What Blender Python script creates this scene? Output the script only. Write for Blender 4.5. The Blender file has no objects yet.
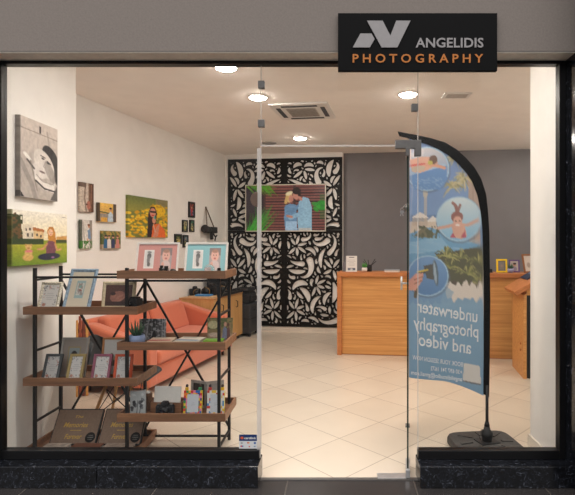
import bpy, bmesh, math, random
import numpy as np
from mathutils import Vector, Matrix, Euler
R = math.radians
SC = bpy.context.scene
COL = SC.collection
RNG = np.random.RandomState(7)
random.seed(7)

# ------------------------------------------------------------------ place
# Glass front on Y = 0, shop behind it (+Y), mall corridor in front (-Y).
FPX, U0, V0, EYE, CAMD = 488.0, 338.0, 243.0, 1.51, 3.14
def at(u, v, D):            # point measured in the photo at distance D from the viewer
    return Vector(((u - U0) * D / FPX, D - CAMD, EYE - (v - V0) * D / FPX))
def X_(u, D): return (u - U0) * D / FPX
def Z_(v, D): return EYE - (v - V0) * D / FPX
CEIL = 3.03
ALPHA = math.atan(0.2093)   # left wall runs 11.8 deg off the shop axis
BETA = R(7.5)               # back wall
LW0 = Vector((-2.67, 1.84, 0)); LT = Vector((math.sin(ALPHA), math.cos(ALPHA), 0)); LN = Vector((math.cos(ALPHA), -math.sin(ALPHA), 0))
BW0 = Vector((-1.95, 5.28, 0)); BT = Vector((math.cos(BETA), -math.sin(BETA), 0)); BN = Vector((-math.sin(BETA), -math.cos(BETA), 0))
def lw_D(u): return 3.7123 / (0.2093 + (338.0 - u) / 488.0)
RZL = math.pi / 2 - ALPHA   # things facing the room from the left wall
RZB = -BETA                 # things facing the room from the back wall

# ------------------------------------------------------------------ materials
def lin(c):
    c = np.asarray(c, float) / 255.0
    return np.where(c <= 0.04045, c / 12.92, ((c + 0.055) / 1.055) ** 2.4)
def rgba(c): 
    l = lin(c); return (float(l[0]), float(l[1]), float(l[2]), 1.0)
MATS = {}
def newmat(name):
    m = bpy.data.materials.new(name); m.use_nodes = True
    nt = m.node_tree; nt.nodes.clear()
    o = nt.nodes.new('ShaderNodeOutputMaterial'); b = nt.nodes.new('ShaderNodeBsdfPrincipled')
    nt.links.new(b.outputs[0], o.inputs[0])
    return m, nt, b, o
def N(nt, t, **kw):
    n = nt.nodes.new(t)
    for k, v in kw.items(): setattr(n, k, v)
    return n
def coords(nt, scale=(1, 1, 1), rot=(0, 0, 0)):
    tc = N(nt, 'ShaderNodeTexCoord'); mp = N(nt, 'ShaderNodeMapping')
    mp.inputs['Scale'].default_value = scale; mp.inputs['Rotation'].default_value = rot
    nt.links.new(tc.outputs['Object'], mp.inputs[0]); return mp
def ramp(nt, stops):
    r = N(nt, 'ShaderNodeValToRGB'); e = r.color_ramp.elements
    e[0].position, e[0].color = stops[0][0], rgba(stops[0][1])
    e[1].position, e[1].color = stops[-1][0], rgba(stops[-1][1])
    for p, c in stops[1:-1]:
        x = e.new(p); x.color = rgba(c)
    return r
def bump(nt, b, src, strength=0.2, dist=0.005):
    bp = N(nt, 'ShaderNodeBump'); bp.inputs['Strength'].default_value = strength; bp.inputs['Distance'].default_value = dist
    nt.links.new(src, bp.inputs['Height']); nt.links.new(bp.outputs[0], b.inputs['Normal'])
def plain(name, c, rough=0.5, metal=0.0, vary=0.06, scale=30.0, bmp=0.0, spec=0.5, sheen=0.0):
    if name in MATS: return MATS[name]
    m, nt, b, o = newmat(name)
    n = N(nt, 'ShaderNodeTexNoise'); n.inputs['Scale'].default_value = scale; n.inputs['Detail'].default_value = 4
    nt.links.new(coords(nt).outputs[0], n.inputs['Vector'])
    c = np.asarray(c, float)
    r = ramp(nt, [(0.3, np.clip(c * (1 - vary), 0, 255)), (0.7, np.clip(c * (1 + vary), 0, 255))])
    nt.links.new(n.outputs['Fac'], r.inputs[0]); nt.links.new(r.outputs[0], b.inputs['Base Color'])
    b.inputs['Roughness'].default_value = rough; b.inputs['Metallic'].default_value = metal
    b.inputs['Specular IOR Level'].default_value = spec
    if sheen: b.inputs['Sheen Weight'].default_value = sheen
    if bmp: bump(nt, b, n.outputs['Fac'], bmp)
    MATS[name] = m; return m
def wood(name, c0, c1, grain=(1.2, 12, 12), rough=0.45, scale=3.0):
    if name in MATS: return MATS[name]
    m, nt, b, o = newmat(name)
    mp = coords(nt, grain)
    n1 = N(nt, 'ShaderNodeTexNoise'); n1.inputs['Scale'].default_value = scale; n1.inputs['Detail'].default_value = 8; n1.inputs['Roughness'].default_value = 0.65
    n1.inputs['Distortion'].default_value = 0.6
    nt.links.new(mp.outputs[0], n1.inputs['Vector'])
    r = ramp(nt, [(0.33, c0), (0.5, (np.array(c0) + np.array(c1)) / 2), (0.67, c1)])
    nt.links.new(n1.outputs['Fac'], r.inputs[0]); nt.links.new(r.outputs[0], b.inputs['Base Color'])
    b.inputs['Roughness'].default_value = rough
    bump(nt, b, n1.outputs['Fac'], 0.08, 0.002)
    MATS[name] = m; return m
def granite(name):
    m, nt, b, o = newmat(name)
    mp = coords(nt)
    n1 = N(nt, 'ShaderNodeTexNoise'); n1.inputs['Scale'].default_value = 26; n1.inputs['Detail'].default_value = 9; n1.inputs['Roughness'].default_value = 0.72; n1.inputs['Distortion'].default_value = 1.6
    nt.links.new(mp.outputs[0], n1.inputs['Vector'])
    v = N(nt, 'ShaderNodeTexVoronoi'); v.inputs['Scale'].default_value = 70
    nt.links.new(mp.outputs[0], v.inputs['Vector'])
    r1 = ramp(nt, [(0.46, (12, 13, 16)), (0.58, (30, 33, 40)), (0.70, (104, 108, 118))])
    nt.links.new(n1.outputs['Fac'], r1.inputs[0])
    r2 = ramp(nt, [(0.0, (52, 54, 62)), (0.2, (0, 0, 0))]); nt.links.new(v.outputs['Distance'], r2.inputs[0])
    mx = N(nt, 'ShaderNodeMix', data_type='RGBA', blend_type='ADD'); mx.inputs[0].default_value = 0.5
    nt.links.new(r1.outputs[0], mx.inputs[6]); nt.links.new(r2.outputs[0], mx.inputs[7])
    nt.links.new(mx.outputs[2], b.inputs['Base Color']); b.inputs['Roughness'].default_value = 0.12
    return m
def tiles(name, size, ang, org, c0, c1, grout, gw, rough, mottle=3.0):
    """square tiles with thin joints, in world metres"""
    m, nt, b, o = newmat(name)
    tc = N(nt, 'ShaderNodeTexCoord'); sp = N(nt, 'ShaderNodeSeparateXYZ')
    mp = N(nt, 'ShaderNodeMapping', vector_type='TEXTURE'); mp.inputs['Location'].default_value = org; mp.inputs['Rotation'].default_value = (0, 0, ang)
    nt.links.new(tc.outputs['Object'], mp.inputs[0]); nt.links.new(mp.outputs[0], sp.inputs[0])
    fl, dm = [], []
    for i in (0, 1):
        d = N(nt, 'ShaderNodeMath', operation='DIVIDE'); d.inputs[1].default_value = size[i]; nt.links.new(sp.outputs[i], d.inputs[0])
        f = N(nt, 'ShaderNodeMath', operation='FLOOR'); nt.links.new(d.outputs[0], f.inputs[0]); fl.append(f)
        pp = N(nt, 'ShaderNodeMath', operation='PINGPONG'); pp.inputs[1].default_value = 0.5; nt.links.new(d.outputs[0], pp.inputs[0])
        mu = N(nt, 'ShaderNodeMath', operation='MULTIPLY'); mu.inputs[1].default_value = size[i]; nt.links.new(pp.outputs[0], mu.inputs[0]); dm.append(mu)
    mn = N(nt, 'ShaderNodeMath', operation='MINIMUM'); nt.links.new(dm[0].outputs[0], mn.inputs[0]); nt.links.new(dm[1].outputs[0], mn.inputs[1])
    mr = N(nt, 'ShaderNodeMapRange'); mr.inputs[1].default_value = gw * 0.5; mr.inputs[2].default_value = gw; nt.links.new(mn.outputs[0], mr.inputs[0])
    cb = N(nt, 'ShaderNodeCombineXYZ'); nt.links.new(fl[0].outputs[0], cb.inputs[0]); nt.links.new(fl[1].outputs[0], cb.inputs[1])
    wn = N(nt, 'ShaderNodeTexWhiteNoise'); nt.links.new(cb.outputs[0], wn.inputs[0])
    ns = N(nt, 'ShaderNodeTexNoise'); ns.inputs['Scale'].default_value = mottle; ns.inputs['Detail'].default_value = 6; nt.links.new(tc.outputs['Object'], ns.inputs['Vector'])
    av = N(nt, 'ShaderNodeMath', operation='MULTIPLY_ADD'); av.inputs[1].default_value = 0.35; nt.links.new(wn.outputs[0], av.inputs[0]); 
    a2 = N(nt, 'ShaderNodeMath', operation='MULTIPLY'); a2.inputs[1].default_value = 0.65; nt.links.new(ns.outputs['Fac'], a2.inputs[0]); nt.links.new(a2.outputs[0], av.inputs[2])
    r = ramp(nt, [(0.2, c0), (0.8, c1)]); nt.links.new(av.outputs[0], r.inputs[0])
    mx = N(nt, 'ShaderNodeMix', data_type='RGBA'); mx.inputs[6].default_value = rgba(grout)
    nt.links.new(mr.outputs[0], mx.inputs[0]); nt.links.new(r.outputs[0], mx.inputs[7])
    nt.links.new(mx.outputs[2], b.inputs['Base Color']); b.inputs['Roughness'].default_value = rough
    bump(nt, b, mr.outputs[0], 0.3, 0.002)
    return m
def glassmat(name, tint=(1, 1, 1), refl=1.0):
    m, nt, b, o = newmat(name); nt.nodes.remove(b)
    t = N(nt, 'ShaderNodeBsdfTransparent'); t.inputs[0].default_value = (*tint, 1)
    g = N(nt, 'ShaderNodeBsdfGlossy'); g.inputs['Roughness'].default_value = 0.0
    f = N(nt, 'ShaderNodeFresnel'); f.inputs[0].default_value = 1.45
    mu = N(nt, 'ShaderNodeMath', operation='MULTIPLY'); mu.inputs[1].default_value = refl; nt.links.new(f.outputs[0], mu.inputs[0])
    mx = N(nt, 'ShaderNodeMixShader'); nt.links.new(mu.outputs[0], mx.inputs[0]); nt.links.new(t.outputs[0], mx.inputs[1]); nt.links.new(g.outputs[0], mx.inputs[2])
    nt.links.new(mx.outputs[0], o.inputs[0]); return m
def frosted(name, c, alpha):
    m, nt, b, o = newmat(name)
    b.inputs['Base Color'].default_value = rgba(c); b.inputs['Roughness'].default_value = 0.35; b.inputs['Alpha'].default_value = alpha
    return m
def printed(name, rough=0.45, emit=0.0):
    """a print: the picture is in the mesh's colour attribute"""
    if name in MATS: return MATS[name]
    m, nt, b, o = newmat(name)
    a = N(nt, 'ShaderNodeVertexColor', layer_name='print')
    nt.links.new(a.outputs[0], b.inputs['Base Color']); b.inputs['Roughness'].default_value = rough
    if emit:
        b.inputs['Base Color'].default_value = (0.01, 0.01, 0.01, 1)
        for l in list(b.inputs['Base Color'].links): nt.links.remove(l)
        nt.links.new(a.outputs[0], b.inputs['Emission Color']); b.inputs['Emission Strength'].default_value = emit
    MATS[name] = m; return m
def lamp(name, c, s):
    m, nt, b, o = newmat(name); nt.nodes.remove(b)
    e = N(nt, 'ShaderNodeEmission'); e.inputs[0].default_value = (*c, 1); e.inputs[1].default_value = s
    nt.links.new(e.outputs[0], o.inputs[0]); return m

# ------------------------------------------------------------------ geometry
class MB:
    def __init__(self): self.v = []; self.f = []; self.sm = []
    def add(self, vs, fs, M=None, smooth=False):
        k = len(self.v)
        for p in vs: self.v.append(tuple(M @ Vector(p)) if M is not None else tuple(p))
        for f in fs: self.f.append(tuple(i + k for i in f)); self.sm.append(smooth)
        return self
    def box(self, x0, x1, y0, y1, z0, z1, M=None):
        vs = [(x, y, z) for x in (x0, x1) for y in (y0, y1) for z in (z0, z1)]
        fs = [(0, 1, 3, 2), (4, 6, 7, 5), (0, 4, 5, 1), (2, 3, 7, 6), (0, 2, 6, 4), (1, 5, 7, 3)]
        return self.add(vs, fs, M)
    def tube(self, pts, r, n=10, cap=True):
        pts = [Vector(p) for p in pts]; rs = r if isinstance(r, (list, tuple)) else [r] * len(pts)
        vs, fs = [], []; prev = None
        for i, p in enumerate(pts):
            d = (pts[min(i + 1, len(pts) - 1)] - pts[max(i - 1, 0)]).normalized()
            if prev is None: a = d.orthogonal().normalized()
            else:
                a = prev - d * prev.dot(d); a = a.normalized() if a.length > 1e-6 else d.orthogonal().normalized()
            prev = a; b = d.cross(a)
            for j in range(n):
                t = 2 * math.pi * j / n; vs.append(p + (a * math.cos(t) + b * math.sin(t)) * rs[i])
        for i in range(len(pts) - 1):
            for j in range(n):
                fs.append((i * n + j, i * n + (j + 1) % n, (i + 1) * n + (j + 1) % n, (i + 1) * n + j))
        if cap: fs.append(tuple(range(n - 1, -1, -1))); fs.append(tuple(range((len(pts) - 1) * n, len(pts) * n)))
        return self.add(vs, fs, None, True)
    def bar(self, p, q, w, h=None):      # square bar from p to q
        p, q = Vector(p), Vector(q); h = h or w; d = q - p; L = d.length; d.normalize()
        up = Vector((0, 0, 1)) if abs(d.z) < 0.95 else Vector((0, 1, 0))
        x = d.cross(up).normalized(); y = x.cross(d)
        M = Matrix(((x.x, y.x, d.x, p.x), (x.y, y.y, d.y, p.y), (x.z, y.z, d.z, p.z), (0, 0, 0, 1)))
        return self.box(-w / 2, w / 2, -h / 2, h / 2, 0, L, M)
    def lathe(self, prof, n=24, M=None):
        vs, fs = [], []
        for r, z in prof:
            for j in range(n): vs.append((r * math.cos(2 * math.pi * j / n), r * math.sin(2 * math.pi * j / n), z))
        m = len(prof)
        for i in range(m - 1):
            for j in range(n): fs.append((i * n + j, i * n + (j + 1) % n, (i + 1) * n + (j + 1) % n, (i + 1) * n + j))
        if prof[0][0] > 1e-6: fs.append(tuple(range(n - 1, -1, -1)))
        if prof[-1][0] > 1e-6: fs.append(tuple(range((m - 1) * n, m * n)))
        return self.add(vs, fs, M, True)
    def prism(self, pts, y0, y1, M=None):   # polygon in XZ, extruded in Y
        n = len(pts); vs = [(x, y0, z) for x, z in pts] + [(x, y1, z) for x, z in pts]
        fs = [tuple(range(n)), tuple(range(2 * n - 1, n - 1, -1))] + [(i, n + i, n + (i + 1) % n, (i + 1) % n) for i in range(n)]
        return self.add(vs, fs, M)
    def ring(self, w, h, fw, y0, y1, M=None, raise_=0.0):   # picture moulding, bottom centre at origin, front at y0
        o = [(-w / 2, 0), (w / 2, 0), (w / 2, h), (-w / 2, h)]
        i = [(-w / 2 + fw, fw), (w / 2 - fw, fw), (w / 2 - fw, h - fw), (-w / 2 + fw, h - fw)]
        m = [(-w / 2 + fw * .35, fw * .35), (w / 2 - fw * .35, fw * .35), (w / 2 - fw * .35, h - fw * .35), (-w / 2 + fw * .35, h - fw * .35)]
        loops = [(o, y1), (o, y0 + raise_), (m, y0), (i, y0 + raise_ * 1.3 + .001), (i, y1)]
        vs = [(x, y, z) for lp, y in loops for x, z in lp]; fs = []
        for a in range(5):
            b = (a + 1) % 5
            for k in range(4): fs.append((a * 4 + k, a * 4 + (k + 1) % 4, b * 4 + (k + 1) % 4, b * 4 + k))
        return self.add(vs, fs, M)
    def build(self, name, mat, parent=None, loc=None, rot=None, bevel=0.0, seg=2, sub=0, smooth=None):
        me = bpy.data.meshes.new(name); me.from_pydata(self.v, [], self.f); me.materials.append(mat)
        sm = self.sm if smooth is None else [smooth] * len(self.f)
        me.polygons.foreach_set('use_smooth', sm)
        bm = bmesh.new(); bm.from_mesh(me); bmesh.ops.recalc_face_normals(bm, faces=bm.faces); bm.to_mesh(me); bm.free()
        ob = bpy.data.objects.new(name, me); COL.objects.link(ob)
        if parent is not None: ob.parent = parent
        if loc is not None: ob.location = loc
        if rot is not None: ob.rotation_euler = rot
        if bevel:
            b = ob.modifiers.new('bevel', 'BEVEL'); b.width = bevel; b.segments = seg; b.limit_method = 'ANGLE'; b.angle_limit = R(40)
        if sub:
            s = ob.modifiers.new('sub', 'SUBSURF'); s.levels = sub; s.render_levels = sub
        return ob
def tag(o, label, cat, group=None, kind=None):
    o['label'] = label; o['category'] = cat
    if group: o['group'] = group
    if kind: o['kind'] = kind
    return o
def thing(name, label, cat, loc=(0, 0, 0), rot=(0, 0, 0), group=None):
    o = bpy.data.objects.new(name, None); COL.objects.link(o); o.empty_display_size = 0.05
    o.location = loc; o.rotation_euler = rot if isinstance(rot, (tuple, list, Euler)) else (0, 0, rot)
    return tag(o, label, cat, group)
def struct(o, label, cat='room'): return tag(o, label, cat, None, 'structure')

_FONT = None
def text_mesh(s, bold=0.0, spacing=1.0, shear=0.0):
    """lettering outline as verts / faces fitted to the unit box (baseline at 0, cap top at 1)"""
    cu = bpy.data.curves.new('lettering', 'FONT'); cu.body = s; cu.size = 1.0; cu.offset = bold; cu.space_character = spacing; cu.shear = shear; cu.resolution_u = 3
    ob = bpy.data.objects.new('lettering', cu); COL.objects.link(ob)
    dg = bpy.context.evaluated_depsgraph_get(); dg.update()
    me = bpy.data.meshes.new_from_object(ob.evaluated_get(dg))
    vs = [tuple(v.co) for v in me.vertices]; fs = [tuple(p.vertices) for p in me.polygons]
    bpy.data.objects.remove(ob); bpy.data.curves.remove(cu); bpy.data.meshes.remove(me)
    x0 = min(v[0] for v in vs); x1 = max(v[0] for v in vs)
    return [((v[0] - x0) / (x1 - x0), v[1]) for v in vs], fs, (x1 - x0)
CAP = 0.70
def letter(s, x0, x1, z0, hcap, mat, parent, y=-0.001, bold=0.0, spacing=1.0, depth=0.0, name='lettering', shear=0.0):
    vs, fs, w = text_mesh(s, bold, spacing, shear)
    b = MB(); b.add([(x0 + a * (x1 - x0), y, z0 + c / CAP * hcap) for a, c in vs], fs)
    ob = b.build(name, mat, parent)
    if depth:
        sol = ob.modifiers.new('t', 'SOLIDIFY'); sol.thickness = depth; sol.offset = 0
    return ob

# ------------------------------------------------------------------ prints
def vnoise(ny, nx, cells, seed=0):
    r = np.random.RandomState(seed).rand(cells + 2, cells + 2)
    y = np.linspace(0, cells, ny); x = np.linspace(0, cells, nx)
    yi = y.astype(int); xi = x.astype(int); fy = (y - yi)[:, None]; fx = (x - xi)[None]
    fy = fy * fy * (3 - 2 * fy); fx = fx * fx * (3 - 2 * fx)
    a = r[np.ix_(yi, xi)]; b = r[np.ix_(yi, xi + 1)]; c = r[np.ix_(yi + 1, xi)]; d = r[np.ix_(yi + 1, xi + 1)]
    return (a * (1 - fx) + b * fx) * (1 - fy) + (c * (1 - fx) + d * fx) * fy
class Pic:
    """a small painter; coordinates x right, y down, in the picture's own units"""
    def __init__(self, x0, y0, x1, y1, nx, ny, bg=(128, 128, 128)):
        self.b = (x0, y0, x1, y1); self.nx, self.ny = nx, ny
        self.X, self.Y = np.meshgrid(np.linspace(x0, x1, nx), np.linspace(y0, y1, ny))
        self.c = np.zeros((ny, nx, 3)); self.c[:] = bg
        self.px = (x1 - x0) / (nx - 1)
    def put(self, a, col):
        self.c += (np.asarray(col, float) - self.c) * np.clip(a, 0, 1)[..., None]; return self
    def ell(self, cx, cy, rx, ry, col, rot=0.0, a=1.0):
        c, s = math.cos(R(rot)), math.sin(R(rot)); dx, dy = self.X - cx, self.Y - cy
        q = np.sqrt(((dx * c + dy * s) / rx) ** 2 + ((-dx * s + dy * c) / ry) ** 2)
        return self.put(np.clip((1 - q) * min(rx, ry) / self.px + 0.5, 0, 1) * a, col)
    def poly(self, pts, col, a=1.0):
        ins = np.zeros(self.X.shape, bool); n = len(pts)
        for i in range(n):
            (xa, ya), (xb, yb) = pts[i], pts[(i + 1) % n]
            if ya == yb: continue
            k = (ya > self.Y) != (yb > self.Y)
            ins ^= k & (self.X < (xb - xa) * (self.Y - ya) / (yb - ya) + xa)
        return self.put(ins * a, col)
    def rect(self, x0, y0, x1, y1, col, a=1.0): return self.poly([(x0, y0), (x1, y0), (x1, y1), (x0, y1)], col, a)
    def line(self, pts, w, col, a=1.0, w2=None):
        w2 = w if w2 is None else w2; best = np.zeros(self.X.shape); n = len(pts) - 1
        for i in range(n):
            (xa, ya), (xb, yb) = pts[i], pts[i + 1]; dx, dy = xb - xa, yb - ya; L = dx * dx + dy * dy + 1e-9
            t = np.clip(((self.X - xa) * dx + (self.Y - ya) * dy) / L, 0, 1)
            d = np.hypot(self.X - xa - t * dx, self.Y - ya - t * dy)
            ww = (w + (w2 - w) * ((i + t) / n)) / 2
            best = np.maximum(best, np.clip((ww - d) / self.px + 0.5, 0, 1))
        return self.put(best * a, col)
    def vgrad(self, y0, y1, c0, c1):
        t = np.clip((self.Y - y0) / (y1 - y0), 0, 1); k = (self.Y >= y0) & (self.Y <= y1)
        col = np.asarray(c0, float) + (np.asarray(c1, float) - np.asarray(c0, float)) * t[..., None]
        self.c[k] = col[k]; return self
    def speck(self, x0, y0, x1, y1, col, cells, thr, seed, a=1.0):
        n = vnoise(self.ny, self.nx, cells, seed)
        k = (self.X >= x0) & (self.X <= x1) & (self.Y >= y0) & (self.Y <= y1)
        return self.put(np.clip((n - thr) * 8, 0, 1) * k * a, col)
    def grain(self, amt, cells=40, seed=3):
        self.c *= (1 + (vnoise(self.ny, self.nx, cells, seed)[..., None] - .5) * 2 * amt); return self
    def face(self, x, y, r, skin, hair=None, long_=False, a=1.0):
        if hair is not None:
            self.ell(x, y - r * .25, r * 1.15, r * 1.15, hair)
            if long_: self.ell(x, y + r * .9, r * 1.25, r * 1.6, hair)
        self.ell(x, y, r * .82, r, skin)
        d = np.asarray(skin) * .45
        self.ell(x - r * .32, y - r * .1, r * .13, r * .08, d); self.ell(x + r * .32, y - r * .1, r * .13, r * .08, d)
        self.ell(x, y + r * .5, r * .28, r * .09, (150, 70, 60)); return self
def setcols(me, cols):
    a = me.color_attributes.new('print', 'FLOAT_COLOR', 'POINT')
    c = np.ones((len(cols), 4)); c[:, :3] = lin(np.clip(cols, 0, 255)); a.data.foreach_set('color', c.ravel())
def print_mesh(name, pic, w, h, t, mat, parent=None, loc=None, rot=None):
    """print on a block: front at y=0 facing -Y, bottom centre at origin, wrapped sides, thickness t"""
    nx, ny = pic.nx, pic.ny
    xs = np.linspace(-w / 2, w / 2, nx); zs = np.linspace(h, 0, ny)
    vs = [(x, 0.0, z) for z in zs for x in xs]; cols = pic.c.reshape(-1, 3).tolist(); fs = []
    for j in range(ny - 1):
        for i in range(nx - 1):
            a = j * nx + i; fs.append((a, a + nx, a + nx + 1, a + 1))
    rim = [i for i in range(nx)] + [j * nx + nx - 1 for j in range(1, ny)] + [(ny - 1) * nx + i for i in range(nx - 2, -1, -1)] + [j * nx for j in range(ny - 2, 0, -1)]
    k = len(vs)
    for r_ in rim: vs.append((vs[r_][0], t, vs[r_][2])); cols.append([q * .97 for q in cols[r_]])
    m = len(rim)
    for i in range(m): fs.append((rim[i], rim[(i + 1) % m], k + (i + 1) % m, k + i))
    fs.append(tuple(k + i for i in range(m)))
    me = bpy.data.meshes.new(name); me.from_pydata(vs, [], fs); me.materials.append(mat); setcols(me, np.array(cols))
    bm = bmesh.new(); bm.from_mesh(me); bmesh.ops.recalc_face_normals(bm, faces=bm.faces); bm.to_mesh(me); bm.free()
    ob = bpy.data.objects.new(name, me); COL.objects.link(ob)
    if parent is not None: ob.parent = parent
    if loc is not None: ob.location = loc
    if rot is not None: ob.rotation_euler = rot
    return ob
# ------------------------------------------------------------------ material set
M_ = {}
M_['wall'] = plain('white_plaster', (240, 237, 232), 0.75, vary=0.012, scale=6, bmp=0.02)
M_['grey'] = plain('grey_paint', (124, 122, 125), 0.75, vary=0.015, scale=6, bmp=0.02)
M_['ceil'] = plain('ceiling_paint', (247, 242, 236), 0.85, vary=0.01, scale=5)
M_['stucco'] = plain('taupe_stucco', (136, 127, 120), 0.85, vary=0.03, scale=90, bmp=0.15)
M_['soffit'] = plain('soffit_paint', (246, 238, 228), 0.8, vary=0.02)
M_['granite'] = granite('black_granite')
M_['black'] = plain('black_metal', (16, 16, 18), 0.35, 0.3, vary=0.1)
M_['rackblack'] = plain('black_steel_tube', (30, 29, 30), 0.45, 0.4, vary=0.1)
M_['blackmatt'] = plain('black_matt', (20, 20, 21), 0.6, vary=0.1)
M_['signblack'] = plain('sign_black', (9, 9, 10), 0.7, vary=0.05, spec=0.15)
M_['panelblack'] = plain('black_laser_cut_board', (16, 15, 14), 0.6, vary=0.1, spec=.3)
M_['steel'] = plain('brushed_grey_steel', (112, 110, 108), 0.4, 0.6, vary=0.05)
M_['chrome'] = plain('polished_chrome', (205, 205, 205), 0.3, 0.7, vary=0.03)
M_['white'] = plain('white_plastic', (228, 226, 222), 0.45, vary=0.01)
M_['vent'] = plain('dark_slot', (45, 42, 40), 0.6)
M_['oak'] = wood('honey_oak', (190, 130, 70), (222, 166, 100), (0.35, 9, 14))
M_['oakedge'] = wood('reddish_oak_edge', (176, 108, 60), (200, 130, 76), (0.4, 9, 9))
M_['pine'] = wood('pale_beech', (196, 148, 88), (216, 170, 110), (9, 9, 0.6))
M_['walnut'] = wood('brown_tray_wood', (118, 82, 58), (158, 112, 80), (0.8, 12, 12))
M_['dowel'] = wood('light_dowel_wood', (190, 140, 84), (214, 168, 112), (14, 14, 1.0))
M_['coral'] = plain('coral_fabric', (206, 112, 80), 0.85, vary=0.04, scale=220, bmp=0.12, sheen=0.3)
M_['sofaleg'] = plain('dark_sofa_base', (40, 32, 30), 0.6)
M_['chairgrey'] = plain('dark_grey_shell', (40, 44, 48), 0.5, vary=0.04)
M_['bag'] = plain('black_nylon', (28, 28, 30), 0.7, vary=0.15, scale=60, bmp=0.1)
M_['rubber'] = plain('charcoal_rubber', (62, 60, 58), 0.7, vary=0.12, scale=25, bmp=0.15)
M_['floor'] = tiles('cream_floor_tiles', (0.4745, 0.4745), R(45), (-0.325, 0.297, 0), (210, 197, 179), (224, 212, 194), (136, 118, 100), 0.0030, 0.28)
M_['mallfloor'] = tiles('dark_corridor_tiles', (0.8, 0.8), 0.0, (-1.12, -0.62, 0), (44, 42, 42), (60, 57, 56), (92, 86, 80), 0.004, 0.22)
M_['skirt'] = plain('cream_skirting_tile', (222, 212, 198), 0.4, vary=0.02)
M_['glass'] = glassmat('clear_glass', (0.985, 0.99, 0.985), 0.45)
M_['glassedge'] = frosted('frosted_seal_strip', (236, 230, 224), 0.5)
M_['greenedge'] = plain('green_glass_edge', (24, 46, 40), 0.25, vary=0.1)
M_['print'] = printed('photo_print', 0.4)
M_['matprint'] = printed('canvas_print', 0.75)
M_['lamp'] = lamp('downlight_glow', (1.0, 0.925, 0.85), 186.0)
M_['goldink'] = plain('gold_ink', (204, 164, 70), 0.5)
M_['paper'] = plain('white_paper', (228, 224, 216), 0.7, vary=0.01)

# ------------------------------------------------------------------ the room shell
struct(MB().box(-3.6, 3.5, 0.0, 6.2, -0.1, 0.0).build('floor', M_['floor']), 'cream floor tiles laid diagonally inside the shop', 'floor')
struct(MB().box(-4.5, 4.5, -5.0, 0.0, -0.1, -0.004).build('floor_corridor', M_['mallfloor']), 'dark tiles of the corridor in front of the shop', 'floor')
struct(MB().box(-3.6, 3.5, 0.03, 6.2, CEIL, CEIL + 0.1).build('ceiling', M_['ceil']), 'pale shop ceiling with round downlights', 'ceiling')
def wall_strip(a, b, t, z0, z1):      # a->b along the visible face; thickness to the right of the walk
    d = (b - a).normalized(); n = Vector((d.y, -d.x, 0)) * t
    vs = [(p.x, p.y, z) for z in (z0, z1) for p in (a, b, b + n, a + n)]
    return MB().add(vs, [(0, 1, 2, 3), (7, 6, 5, 4), (0, 4, 5, 1), (1, 5, 6, 2), (2, 6, 7, 3), (3, 7, 4, 0)])
struct(wall_strip(LW0 + LT * 4.2, LW0 - LT * 1.0, 0.12, 0, CEIL).build('wall_left', M_['wall']), 'long white wall on the left hung with canvases', 'wall')
bwE = BW0 + BT * 2.045
struct(wall_strip(bwE, BW0 - BT * 0.1, 0.15, 0, CEIL).build('wall_back', M_['wall']), 'white back wall behind the black filigree screen', 'wall')
g0 = BW0 + BT * 2.03 - BN * 0.13
struct(wall_strip(g0 + BT * 3.8, g0, 0.1, 0, CEIL).build('wall_back_right', M_['grey']), 'grey painted back wall behind the wooden counter', 'wall')
struct(MB().box(3.3, 3.42, 0.03, 5.2, 0, CEIL).build('wall_right', M_['wall']), 'white right wall of the shop', 'wall')
PX = -2.25
struct(MB().box(-3.2, PX, 0.03, 1.05, 0, CEIL).build('wall_front_left', M_['wall']), 'white front pier on the left carrying two canvases', 'wall')
struct(MB().box(1.435, 3.35, 0.03, 0.5, 0, CEIL).build('wall_front_right', M_['wall']), 'plain white front pier behind the right glass', 'wall')
struct(MB().box(1.419, 1.434, 0.035, 0.515, 0, 0.085).box(1.434, 1.6, 0.501, 0.516, 0, 0.085).build('baseboard_right', M_['skirt'], bevel=0.002), 'cream skirting at the foot of the right pier', 'baseboard')
b = MB()
x = 0.0
while x < 1.98:
    w = min(0.58, 2.03 - x); p = BW0 + BT * (x + w / 2) + BN * 0.008
    Mx = Matrix.Translation((p.x, p.y, 0)) @ Matrix.Rotation(RZB, 4, 'Z')
    b.box(-w / 2 + .0015, w / 2 - .0015, -.006, .006, 0, 0.085, Mx); x += w
struct(b.build('baseboard_back', M_['skirt']), 'cream skirting tiles under the black filigree screen', 'baseboard')
b = MB(); Mx = Matrix.Translation((LW0.x, LW0.y, 0)) @ Matrix.Rotation(RZL, 4, 'Z')
b.box(-0.8, 3.4, -0.012, -0.001, 0, 0.085, Mx)
struct(b.build('baseboard_left', M_['skirt']), 'cream skirting along the left wall', 'baseboard')

# ------------------------------------------------------------------ shop front
GT = 2.652
struct(MB().box(-4.5, 1.46, -0.165, 0.03, 2.678, 4.4).build('wall_front', M_['stucco']), 'taupe bulkhead above the shop glass', 'wall')
struct(MB().box(-3.2, 1.45, -0.16, 0.03, 2.672, 2.678).build('trim_1', M_['soffit']), 'pale soffit strip under the taupe bulkhead', 'trim')
struct(MB().box(1.452, 2.6, -0.42, 0.03, -0.004, 4.4).build('trim_2', M_['granite'], bevel=0.004), 'black granite pier at the right of the shop front', 'pillar')
struct(MB().box(-3.2, -2.19, -0.12, 0.03, -0.004, 2.672).build('trim_3', M_['granite']), 'black granite pier at the left of the shop front', 'pillar')
struct(MB().box(-2.20, 1.452, -0.03, 0.03, GT, 2.673).build('trim_4', M_['black'], bevel=0.002), 'black bar along the top of the glass', 'frame')
struct(MB().box(-2.19, -2.148, -0.03, 0.03, 0.13, GT).build('trim_5', M_['black'], bevel=0.002), 'black upright frame at the left end of the glass', 'frame')
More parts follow.
